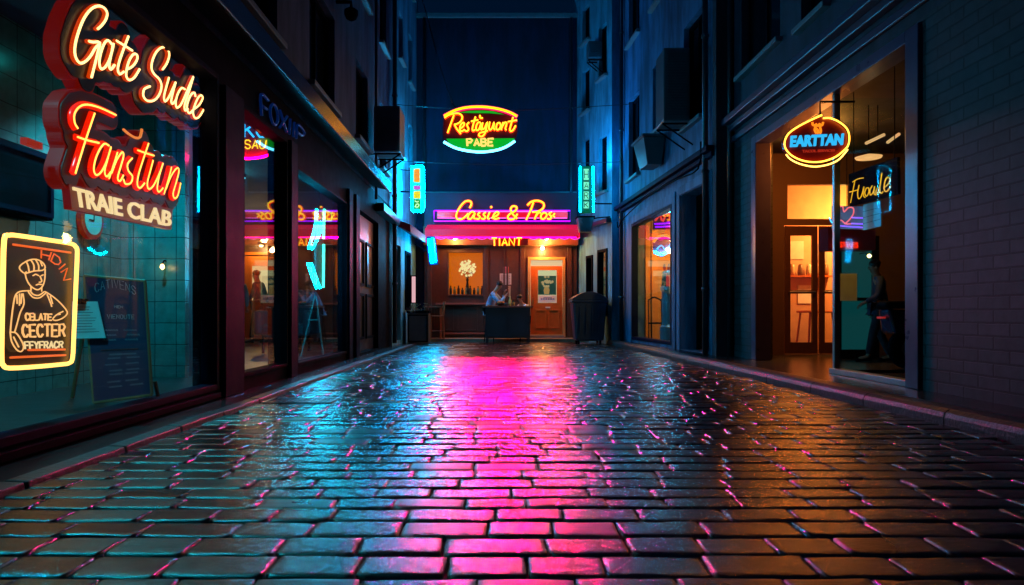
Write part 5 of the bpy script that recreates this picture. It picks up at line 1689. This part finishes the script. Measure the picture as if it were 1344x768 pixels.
def chair(x, y, a, label, s=1.0):
    t = thing('chair', label, 'chair', (x, y, .1), 'bar chairs by the restaurant front')
    ca, sa = math.cos(a), math.sin(a)
    T = lambda px, py, pz: (x + (px * ca - py * sa) * s, y + (px * sa + py * ca) * s, .1 + pz * s)
    MB().box(-.19, .19, -.19, .19, .62, .65, T=T).build('seat', M_ch, t, bevel=.008)
    for ax, ay in ((-.17, -.17), (.17, -.17)):
        MB().tube([T(ax * 1.1, ay * 1.1, 0.002), T(ax, ay, .62)], .018, n=6, smooth=False).build('leg', M_ch, t)
    for ax in (-.17, .17):
        MB().tube([T(ax * 1.1, .19, 0.002), T(ax, .17, .62), T(ax, .21, 1.05)], .018, n=6, smooth=False).build('leg', M_ch, t)
    MB().tube([T(-.18, -.18, .22), T(.18, -.18, .22), T(.18, .18, .22), T(-.18, .18, .22), T(-.18, -.18, .22)], .010, n=6, smooth=False).build('stretcher', M_ch, t)
    MB().box(-.18, .18, .185, .215, .82, 1.04, T=T).build('backrest', M_ch, t, bevel=.006)
    return t


chair(-1.75, 19.2, R(-80), 'brown wooden bar chair beside the dark box planter under the tube lamp')
t = thing('wall_table', 'small brown high table against the restaurant wall behind the bar chair', 'table', (-1.95, 19.6, .1))
MB().box(-2.12, -1.62, 19.4, 19.85, .98, 1.02).build('table_top', M_ch, t, bevel=.006)
for a in (-2.06, -1.68):
    MB().tube([(a, 19.46, .102), (a, 19.46, .98)], .02, n=6, smooth=False).build('leg', M_ch, t)
    MB().tube([(a, 19.8, .102), (a, 19.8, .98)], .02, n=6, smooth=False).build('leg', M_ch, t)

# counter table with a dark front
t = thing('counter_table', 'high counter table with a dark navy front panel in front of the restaurant', 'table', (.2, 18.8, .0))
tx0, tx1, ty0, ty1 = -.37, .84, 18.45, 19.0
M_nav = mat('navy black board', (.010, .014, .03), .5, bump=.1)
MB().box(tx0 - .08, tx1 + .08, ty0 - .06, ty1 + .05, .97, 1.015).build('table_top', mat('worn brown counter top', (.22, .08, .06), .35, bump=.15), t, bevel=.008)
fp_ = MB().box(tx0, tx1, ty0, ty0 + .03, .14, .968).build('front_panel', M_nav, t, bevel=.004)
q = MB()
frame_ring(Frame(0, ty0, 1, 0, 0, -1), tx0 + .04, .22, .2, .9, .001, .012, .03, q)
frame_ring(Frame(0, ty0, 1, 0, 0, -1), .26, tx1 - .04, .2, .9, .001, .012, .03, q)
q.build('panel_moulding', M_nav, fp_)
for a in (tx0, tx1 - .03):
    MB().box(a, a + .03, ty0 + .031, ty1, .14, .968).build('side_panel', M_nav, t)
for a in (tx0 + .01, tx1 - .08):
    for b_ in (ty0 + .01, ty1 - .08):
        MB().box(a, a + .07, b_, b_ + .07, .004, .139).build('leg', M_nav, t, bevel=.006)


def dish(name, label, cat, x, y, prof, m, extra=None):
    t = thing(name, label, cat, (x, y, 1.016))
    MB().lathe([(r_, z_ + 1.017) for r_, z_ in prof], (x, y, 0), 18).build('vessel', m, t, smooth=True)
    if extra:
        extra(t)
    return t


def fruit(t):
    for k in range(6):
        a = k * 1.05
        MB().lathe([(.004, -.04), (.03, -.03), (.042, 0), (.03, .03), (.004, .04)], (.05 + .06 * math.cos(a), 18.62 + .05 * math.sin(a), 1.10 + .01 * (k % 2)), 12).build('orange', mat('orange peel', (.75, .18, .02), .45), t, smooth=True)


dish('fruit_bowl', 'bowl of oranges on the counter table in front of the eating man', 'bowl', .05, 18.62, [(.05, 0), (.10, .03), (.14, .07), (.13, .075)], mat('dark bowl', (.04, .02, .02), .3), fruit)
dish('bottle', 'pale yellow bottle standing on the counter table between the two people', 'bottle', .30, 18.6, [(.04, 0), (.045, .1), (.04, .15), (.015, .2), (.015, .26)], mat('pale sauce bottle', (.65, .5, .15), .25))
dish('glass_tumbler', 'small amber glass right of the yellow bottle on the counter table', 'glass', .40, 18.56, [(.03, 0), (.036, .1)], mat('amber drink', (.5, .2, .04), .2))
dish('plate', 'white oval plate of food in front of the man on the counter table', 'plate', -.14, 18.58, [(.06, 0), (.11, .012), (.12, .02)], mat('white china', (.75, .72, .68), .3))
dish('cup', 'dark cup next to the bowl of oranges on the counter table', 'cup', .19, 18.56, [(.03, 0), (.042, .03), (.045, .09)], mat('dark cup', (.05, .05, .07), .3))


# ------------------------------------------------------------------ PEOPLE
def skin_mesh(name, verts, edges, radii, m, parent, root=0, lv=2):
    me = bpy.data.meshes.new(name)
    off = parent.location
    me.from_pydata([tuple(Vector(v) - off) for v in verts], edges, [])
    o = bpy.data.objects.new(name, me)
    COL.objects.link(o)
    o.parent = parent
    me.materials.append(m)
    sk = o.modifiers.new('skin', 'SKIN')
    sk.use_smooth_shade = True
    if not me.skin_vertices:
        bpy.context.view_layer.objects.active = o
    for i, r_ in enumerate(radii):
        v = me.skin_vertices[0].data[i]
        v.radius = (r_, r_) if not isinstance(r_, tuple) else r_
        v.use_root = (i == root)
    ss = o.modifiers.new('round', 'SUBSURF')
    ss.levels = ss.render_levels = lv
    return o


M_skin = mat('skin', (.42, .20, .12), .5, var=.08, bump=.05)


def ell(mb, c, rx, ry, rz, n=16, cut=None):
    prof = []
    for k in range(9):
        a = -math.pi / 2 + math.pi * k / 8
        prof.append((max(.001, math.cos(a)), math.sin(a)))
    b = len(mb.v)
    mb.lathe(prof, (0, 0, 0), n)
    for i in range(b, len(mb.v)):
        x_, y_, z_ = mb.v[i]
        mb.v[i] = (c[0] + x_ * rx, c[1] + y_ * ry, c[2] + z_ * rz)
    return mb


def hand(verts, edges, rad, wi, wrist, d, curl, s=1.0):
    """palm, four fingers and a thumb grown from the wrist vertex wi; d = pointing direction, curl = direction the fingers close"""
    d = Vector(d).normalized()
    c = Vector(curl).normalized()
    sd = d.cross(c).normalized()
    palm = Vector(wrist) + d * .055 * s
    verts.append(palm)
    edges.append((wi, len(verts) - 1))
    rad.append((.030 * s, .018 * s))
    pi_ = len(verts) - 1
    kn = palm + d * .035 * s
    for k, L in enumerate((.062, .072, .068, .052)):
        b0 = kn + sd * (.030 - .020 * k) * s
        b1 = b0 + (d * .75 + c * .5).normalized() * L * .5 * s
        b2 = b1 + (d * .25 + c * .9).normalized() * L * .5 * s
        i = len(verts)
        verts += [b0, b1, b2]
        edges += [(pi_, i), (i, i + 1), (i + 1, i + 2)]
        rad += [.0095 * s, .0085 * s, .0075 * s]
    th = palm + sd * .036 * s - d * .015 * s
    i = len(verts)
    verts += [th, th + (d * .7 + sd * .5 + c * .5).normalized() * .035 * s, th + (d * .9 + c * .7).normalized() * .062 * s]
    edges += [(pi_, i), (i, i + 1), (i + 1, i + 2)]
    rad += [.012 * s, .010 * s, .008 * s]


def person(label, J, face, top, bottom, hairm, shoem=None, seated=False, coat=False, s=1.0, group=None):
    """J: joints hip, chest, neck, head, lsh, lel, lwr, rsh, rel, rwr, lhip, lkn, lan, rhip, rkn, ran; face: unit vector the face looks along"""
    J = {k: Vector(v) for k, v in J.items()}
    face = Vector(face).normalized()
    t = thing('person', label, 'person', (J['hip'].x, J['hip'].y, min(J['lan'].z, J['ran'].z) - .08 * s), group)
    V, E, Rr = [], [], []
    id_ = {}

    def a(n, p, r_, par=None):
        V.append(Vector(p))
        Rr.append(r_)
        id_[n] = len(V) - 1
        if par:
            E.append((id_[par], id_[n]))
    a('hip', J['hip'], (.15 * s, .115 * s))
    a('waist', J['hip'].lerp(J['chest'], .5), (.13 * s, .10 * s), 'hip')
    a('chest', J['chest'], (.155 * s, .11 * s), 'waist')
    a('neck', J['neck'], .052 * s, 'chest')
    up = (J['head'] - J['neck']).normalized()
    a('jaw', J['head'] - up * .04 * s + face * .015 * s, (.066 * s, .072 * s), 'neck')
    a('skull', J['head'] + up * .04 * s, (.078 * s, .088 * s), 'jaw')
    a('crown', J['head'] + up * .095 * s, (.05 * s, .055 * s), 'skull')
    for q in 'lr':
        a(q + 'sh', J[q + 'sh'], .060 * s, 'chest')
        a(q + 'el', J[q + 'el'], .042 * s, q + 'sh')
        a(q + 'wr', J[q + 'wr'], .028 * s, q + 'el')
        a(q + 'hip', J[q + 'hip'], .092 * s, 'hip')
        a(q + 'kn', J[q + 'kn'], .060 * s, q + 'hip')
        a(q + 'an', J[q + 'an'], .040 * s, q + 'kn')
        ft = Vector((face.x, face.y, 0)).normalized()
        a(q + 'toe', J[q + 'an'] + ft * .15 * s - Vector((0, 0, .04 * s)), .032 * s, q + 'an')
    for q in 'lr':
        d = (J[q + 'wr'] - J[q + 'el'])
        cl = face if abs(d.normalized().dot(face)) < .8 else Vector((0, 0, -1))
        cl = (cl - d.normalized() * cl.dot(d.normalized()))
        hand(V, E, Rr, id_[q + 'wr'], J[q + 'wr'], d, cl, s)
    skin_mesh('body', V, E, Rr, M_skin, t)
    # top
    V2, E2, R2 = [], [], []

    def b(p, r_, par=None):
        V2.append(Vector(p))
        R2.append(r_)
        if par is not None:
            E2.append((par, len(V2) - 1))
        return len(V2) - 1
    low = J['hip'] - Vector((0, 0, .05 * s)) if not coat else J['hip'] - Vector((0, 0, .32 * s))
    h0 = b(J['hip'], (.175 * s, .14 * s))
    b(low, (.18 * s, .145 * s) if not coat else (.21 * s, .17 * s), h0)
    w0 = b(J['hip'].lerp(J['chest'], .5), (.155 * s, .125 * s), h0)
    c0 = b(J['chest'], (.18 * s, .135 * s), w0)
    b(J['neck'] - up * .015 * s, .068 * s, c0)
    for q in 'lr':
        s0 = b(J[q + 'sh'], .075 * s, c0)
        e0_ = b(J[q + 'el'], .056 * s, s0)
        b(J[q + 'wr'].lerp(J[q + 'el'], .12), .042 * s, e0_)
    skin_mesh('coat' if coat else 'shirt', V2, E2, R2, top, t)
    # trousers
    V3 = [J['hip']]
    E3, R3 = [], [(.165 * s, .13 * s)]
    for q in 'lr':
        i = len(V3)
        V3 += [J[q + 'hip'], J[q + 'kn'], J[q + 'an'] + (J[q + 'kn'] - J[q + 'an']) * .06]
        R3 += [.105 * s, .075 * s, .058 * s]
        E3 += [(0, i), (i, i + 1), (i + 1, i + 2)]
    skin_mesh('trousers', V3, E3, R3, bottom, t)
    for q in 'lr':
        ft = Vector((face.x, face.y, 0)).normalized()
        A_ = J[q + 'an'] - Vector((0, 0, .035 * s))
        m_ = MB()
        m_.tube([A_ - ft * .06 * s, A_ + ft * .02 * s, A_ + ft * .12 * s - Vector((0, 0, .012)), A_ + ft * .19 * s - Vector((0, 0, .02))], .044 * s, n=10, r1=.026 * s)
        m_.build('shoe', shoem or M_black, t, smooth=True)
    # hair, ears, nose, eyes, mouth
    c_ = J['head'] + up * .035 * s
    hm = MB()
    ell(hm, c_ - face * .022 * s + up * .035 * s, .090 * s, .096 * s, .078 * s)
    rr_ = random.Random(len(label))
    for k in range(26):
        th, ph = rr_.uniform(0, 6.28), rr_.uniform(0, 1.2)
        p_ = c_ - face * .03 * s + up * .035 * s + Vector((math.cos(th) * math.sin(ph) * .08, math.sin(th) * math.sin(ph) * .085, math.cos(ph) * .07)) * s
        ell(hm, p_, .022 * s, .022 * s, .018 * s, 7)
    hm.build('hair', hairm, t, smooth=True)
    side = up.cross(face).normalized()
    for k in (-1, 1):
        ell(MB(), J['head'] + side * .080 * s * k - face * .008 * s, .014 * s, .02 * s, .03 * s, 10).build('ear', M_skin, t, smooth=True)
        ell(MB(), J['head'] + up * .015 * s + side * .030 * s * k + face * .083 * s, .011 * s, .011 * s, .008 * s, 8).build('eye', mat('dark eye', (.03, .02, .02), .2), t, smooth=True)
    nm = MB()
    A_ = J['head'] + face * .080 * s
    nm.add([A_ + up * .02 * s, A_ - up * .028 * s + side * .017 * s, A_ - up * .028 * s - side * .017 * s, A_ - up * .022 * s + face * .028 * s], [(0, 1, 3), (0, 3, 2), (1, 2, 3), (0, 2, 1)])
    nm.build('nose', M_skin, t, smooth=True)
    MB().tube([J['head'] - up * .055 * s + face * .074 * s + side * .022 * s, J['head'] - up * .057 * s + face * .082 * s, J['head'] - up * .055 * s + face * .074 * s - side * .022 * s], .006 * s, n=6).build('mouth', mat('lips', (.30, .08, .07), .4), t, smooth=True)
    return t


M_shirt = mat('light blue shirt cloth', (.22, .42, .68), .8, bump=.35, bscale=25)
M_white = mat('white shirt cloth', (.70, .68, .66), .8, bump=.3, bscale=25)
M_jean = mat('dark trouser cloth', (.02, .022, .035), .8, bump=.3, bscale=40)
M_navyc = mat('navy coat cloth', (.018, .04, .09), .8, bump=.35, bscale=25)
M_tealc = mat('pale teal coat cloth', (.15, .32, .38), .8, bump=.35, bscale=25)
M_hair = mat('black hair', (.012, .01, .01), .45, bump=.5, bscale=90)


def seated_figure(x, y, z, fdir, label, top, s=1.0, eat=True, lean=.10):
    f = Vector(fdir).normalized()
    sd = Vector((0, 0, 1)).cross(f)
    P = lambda a, b, c: Vector((x, y, z)) + f * a * s + sd * b * s + Vector((0, 0, c * s))
    hx = 0.0
    J = dict(hip=P(0, 0, 0), chest=P(lean * .9, 0, .38), neck=P(lean * 1.4, 0, .52), head=P(lean * 2.2, 0, .66),
             lsh=P(lean, .17, .42), rsh=P(lean, -.17, .42), lhip=P(.04, .10, -.02), rhip=P(.04, -.10, -.02), lkn=P(.42, .12, 0), rkn=P(.42, -.12, 0),
             lan=P(.36, .12, -.40), ran=P(.36, -.12, -.40))
    if eat:
        J.update(lel=P(lean + .22, .20, .20), lwr=P(lean + .30, .06, .45), rel=P(lean + .24, -.22, .18), rwr=P(lean + .36, -.06, .38))
    else:
        J.update(lel=P(lean + .10, .24, .16), lwr=P(lean + .30, .14, .12), rel=P(lean + .10, -.24, .16), rwr=P(lean + .30, -.14, .12))
    return person(label, J, (f + Vector((0, 0, -.15))), top, M_jean, M_hair, s=s)


def stool(x, y, z, label):
    t = thing('bar_stool', label, 'stool', (x, y, .1), 'stools behind the counter table')
    MB().lathe([(.15, z - .05), (.17, z - .03), (.16, z)], (x, y, 0), 20).build('seat', M_ch, t, smooth=True)
    for k in range(4):
        a = math.pi / 4 + k * math.pi / 2
        MB().tube([(x + .1 * math.cos(a), y + .1 * math.sin(a), z - .05), (x + .19 * math.cos(a), y + .19 * math.sin(a), .012)], .014, n=6, smooth=False).build('leg', M_black, t)
    MB().tube([(x + .16 * math.cos(k * math.pi / 6), y + .16 * math.sin(k * math.pi / 6), .3) for k in range(12)], .01, n=6, closed=True).build('foot_ring', M_black, t)


seated_figure(-.28, 19.12, .92, (1, -.25, 0), 'man in a light blue shirt seated behind the counter table lifting food to his mouth', M_shirt, eat=True, lean=.13)
stool(-.28, 19.14, .79, 'bar stool under the man in the light blue shirt')
seated_figure(.72, 19.2, .66, (-.75, -.65, 0), 'dark haired person with a white collar seated at the right end of the counter', M_white, s=.85, eat=False)
stool(.72, 19.22, .56, 'bar stool under the person with the white collar')


def standing(x, y, z, fdir, label, top, s=1.0, coat=True, step=.16, arm=.12):
    f = Vector(fdir).normalized()
    sd = Vector((0, 0, 1)).cross(f)
    P = lambda a, b, c: Vector((x, y, z)) + f * a * s + sd * b * s + Vector((0, 0, c * s))
    J = dict(hip=P(0, 0, .96), chest=P(.02, 0, 1.32), neck=P(.04, 0, 1.47), head=P(.08, 0, 1.60), lsh=P(.02, .18, 1.39), rsh=P(.02, -.18, 1.39),
             lel=P(arm * .6, .23, 1.12), lwr=P(arm + .16, .18, 1.0), rel=P(-.06, -.24, 1.10), rwr=P(.02, -.23, .86),
             lhip=P(0, .09, .92), rhip=P(0, -.09, .92), lkn=P(step * .6, .10, .50), rkn=P(-step * .1, -.10, .50), lan=P(step, .10, .085), ran=P(-step, -.10, .085))
    return person(label, J, f, top, M_jean, M_hair, coat=coat, s=s)


standing(-5.72, 16.3, .1, (-1, .1, 0), 'man in a dark navy coat walking past the orange door inside the left shop', M_navyc)
standing(-6.15, 16.0, .1, (-.3, .9, 0), 'person in a long pale teal coat at the left edge of the second left window', M_tealc, s=.97, step=.06)
standing(5.52, 9.9, .105, (-1, .3, 0), 'slim dark clothed person walking in front of the teal lit inner door', M_navyc, s=.85, coat=False, step=.2)  # solid figure in place of one reflected in the display glass

# furniture behind the third left window
t = thing('armchair', 'dark padded armchair behind the cyan neon arrow in the third left window', 'armchair', (-3.9, 12.4, .1))
M_arm = mat('dark slate leather', (.02, .035, .05), .4, bump=.2)
MB().box(-4.25, -3.45, 12.1, 12.8, .40, .62).build('seat', M_arm, t, bevel=.06, seg=3)
MB().box(-4.25, -3.45, 12.7, 12.88, .50, 1.25).build('backrest', M_arm, t, bevel=.07, seg=3)
for a in (-4.36, -3.50):
    MB().box(a, a + .16, 12.08, 12.8, .42, .86).build('armrest', M_arm, t, bevel=.06, seg=3)
for a in (-4.2, -3.55):
    for b_ in (12.15, 12.75):
        MB().tube([(a, b_, .41), (a, b_, .102)], .025, n=8, smooth=False).build('leg', M_black, t)
t = thing('easel_stand', 'thin teal metal stand leaning in the third left window', 'stand', (-3.2, 11.3, .1))
MB().tube([(-3.25, 11.2, .105), (-3.05, 11.3, 1.1)], .012, smooth=False).build('leg', mat('teal painted steel', (.05, .3, .3), .35), t)
MB().tube([(-2.88, 11.2, .105), (-3.03, 11.3, 1.1)], .012, smooth=False).build('leg', mat('teal painted steel', (.05, .3, .3), .35), t)
MB().tube([(-3.15, 11.25, .7), (-2.95, 11.25, .7)], .01, smooth=False).build('crossbar', mat('teal painted steel', (.05, .3, .3), .35), t)
t = thing('round_table', 'dark round cafe table inside the left shop near the third window', 'table', (-4.6, 11.2, .1))
MB().lathe([(.34, .82), (.36, .84), (.34, .86)], (-4.6, 11.2, 0), 28).build('table_top', M_black, t)
MB().lathe([(.22, .102), (.2, .13), (.035, .16), (.03, .82)], (-4.6, 11.2, 0), 18).build('pedestal', M_black, t)
for k, (lx, ly, c_, e_) in enumerate(((-4.6, 12.2, (.1, .7, .9), 9), (-5.2, 9.5, (.35, .2, .9), 6))):
    t = thing('ceiling_lamp', ['small blue white ceiling lamp above the dark armchair', 'small violet ceiling lamp over the second left window'][k], 'ceiling lamp', (lx, ly, 3.3))
    MB().lathe([(.07, 3.24), (.08, 3.3)], (lx, ly, 0), 16).build('housing', M_black, t)
    MB().lathe([(.02, 3.21), (.055, 3.215), (.06, 3.24)], (lx, ly, 0), 16).build('diffuser', emis('ceiling glass %d' % k, c_, 6), t, smooth=True)
    lamp(t, 'bulb', (lx, ly, 3.12), e_, c_, .06)

# coffee machine and chair in the orange shop
t = thing('coffee_machine', 'tall grey blue drinks machine with a red label in the orange lit right shop', 'machine', (3.98, 15.3, .11))
cx, cy = 3.88, 15.6
MB().lathe([(.20, .11), (.20, .5), (.16, .55), (.16, 1.3), (.19, 1.34), (.19, 1.42)], (cx, cy, 0), 22).build('body', mat('blue grey enamel', (.18, .28, .36), .35), t, smooth=False)
MB().lathe([(.17, 1.42), (.15, 1.75), (.11, 1.8)], (cx, cy, 0), 22).build('hopper', mat('smoky hopper', (.05, .06, .08), .2), t, smooth=True)
MB().box(cx - .11, cx + .08, cy - .21, cy - .195, 1.42, 1.68).build('label_panel', emis('red lit label', (1, .03, .04), .8), t)
for k in range(3):
    MB().lathe([(.03, 1.8), (.04, 1.86), (.02, 1.94)], (cx - .1 + k * .1, cy, 0), 10).build('knob', M_pipe, t, smooth=True)
t = thing('cafe_chair', 'black cafe chair beside the drinks machine in the orange lit right shop', 'chair', (3.72, 16.1, .11))
MB().box(3.55, 3.9, 15.95, 16.3, .56, .60).build('seat', M_black, t, bevel=.01)
for a in (3.57, 3.88):
    MB().tube([(a, 15.97, .112), (a, 15.97, .56)], .014, n=6, smooth=False).build('leg', M_black, t)
    MB().tube([(a, 16.3, .112), (a, 16.28, .56), (a, 16.34, 1.15)], .014, n=6, smooth=False).build('leg', M_black, t)
MB().tube([(3.57, 16.34, 1.12), (3.72, 16.38, 1.2), (3.88, 16.34, 1.12)], .018, n=6).build('backrest', M_black, t)

# scooter built in place of a reflection on the display window
t = thing('reflected_scooter', 'dark scooter with a red tail light standing in for a reflection in the right window', 'scooter', (5.4, 8.6, .1))
Mscoot = mat('deep blue scooter paint', (.01, .03, .08), .2, bump=.02, coat=.6)
ox_, oy_ = 5.15, 8.6
for k, xx in enumerate((0, 1.15)):
    q = MB().lathe([(.12, -.05), (.22, -.055), (.26, 0), (.22, .055), (.12, .05)], (0, 0, 0), 24)
    q.v = [(ox_ + xx + x_, oy_ + z_, .365 + y_) for x_, y_, z_ in q.v]
    w = q.build('wheel', M_black, t, smooth=True)
    q = MB().lathe([(.03, -.06), (.11, -.05), (.11, .05), (.03, .06)], (0, 0, 0), 18)
    q.v = [(ox_ + xx + x_, oy_ + z_, .365 + y_) for x_, y_, z_ in q.v]
    q.build('rim', M_pipe, w, smooth=True)
b = MB()
b.hexa([(ox_ - .25, oy_ - .16, .55), (ox_ + .5, oy_ - .15, .50), (ox_ + .5, oy_ + .15, .50), (ox_ - .25, oy_ + .16, .55), (ox_ - .32, oy_ - .12, .86), (ox_ + .42, oy_ - .12, .82), (ox_ + .42, oy_ + .12, .82), (ox_ - .32, oy_ + .12, .86)])
b.box(ox_ + .40, ox_ + .9, oy_ - .14, oy_ + .14, .34, .42)
b.hexa([(ox_ + .86, oy_ - .15, .36), (ox_ + 1.02, oy_ - .12, .36), (ox_ + 1.02, oy_ + .12, .36), (ox_ + .86, oy_ + .15, .36), (ox_ + .74, oy_ - .18, 1.05), (ox_ + .86, oy_ - .12, 1.08), (ox_ + .86, oy_ + .12, 1.08), (ox_ + .74, oy_ + .18, 1.05)])
b.build('body', Mscoot, t, bevel=.04, seg=3)
MB().box(ox_ - .34, ox_ + .40, oy_ - .13, oy_ + .13, .865, .96).build('saddle', M_black, t, bevel=.04, seg=3)
MB().tube([(ox_ + .72, oy_ - .34, 1.16), (ox_ + .80, oy_ - .1, 1.12), (ox_ + .80, oy_ + .1, 1.12), (ox_ + .72, oy_ + .34, 1.16)], .018, n=8).build('handlebar', M_black, t, smooth=True)
MB().tube([(ox_ + .80, oy_, 1.1), (ox_ + 1.0, oy_, .7), (ox_ + 1.15, oy_, .365)], .03, n=8, smooth=False).build('fork', M_pipe, t)
MB().box(ox_ - .365, ox_ - .33, oy_ - .09, oy_ + .05, .74, .765).build('tail_light', emis('red tail light', (1, .03, .02), .5), t)
MB().tube([(ox_ + .2, oy_ - .1, .4), (ox_ + .2, oy_ - .22, .112)], .012, n=6, smooth=False).build('kickstand', M_pipe, t)

# gutter drain let into the setts
t = thing('drain_grate', 'dark iron drain grate set in the wet setts near the left kerb', 'drain', (-1.8, 6.25, .0))
b = MB()
b.box(-2.12, -1.50, 6.08, 6.11, -.03, .012)
b.box(-2.12, -1.50, 6.40, 6.43, -.03, .012)
b.box(-2.12, -2.09, 6.11, 6.40, -.03, .012)
b.box(-1.53, -1.50, 6.11, 6.40, -.03, .012)
b.build('frame', M_pipe, t, bevel=.003)
b = MB()
for k in range(13):
    b.box(-2.06 + k * .042, -2.042 + k * .042, 6.11, 6.40, -.03, .009)
b.build('grating', M_pipe, t)
MB().box(-2.09, -1.53, 6.11, 6.40, -.029, .003).build('shaft_shade', mat('drain shaft black', (.002, .002, .002), .9, spec=.02), t)  # black slab stands in for the shaded hollow under the bars
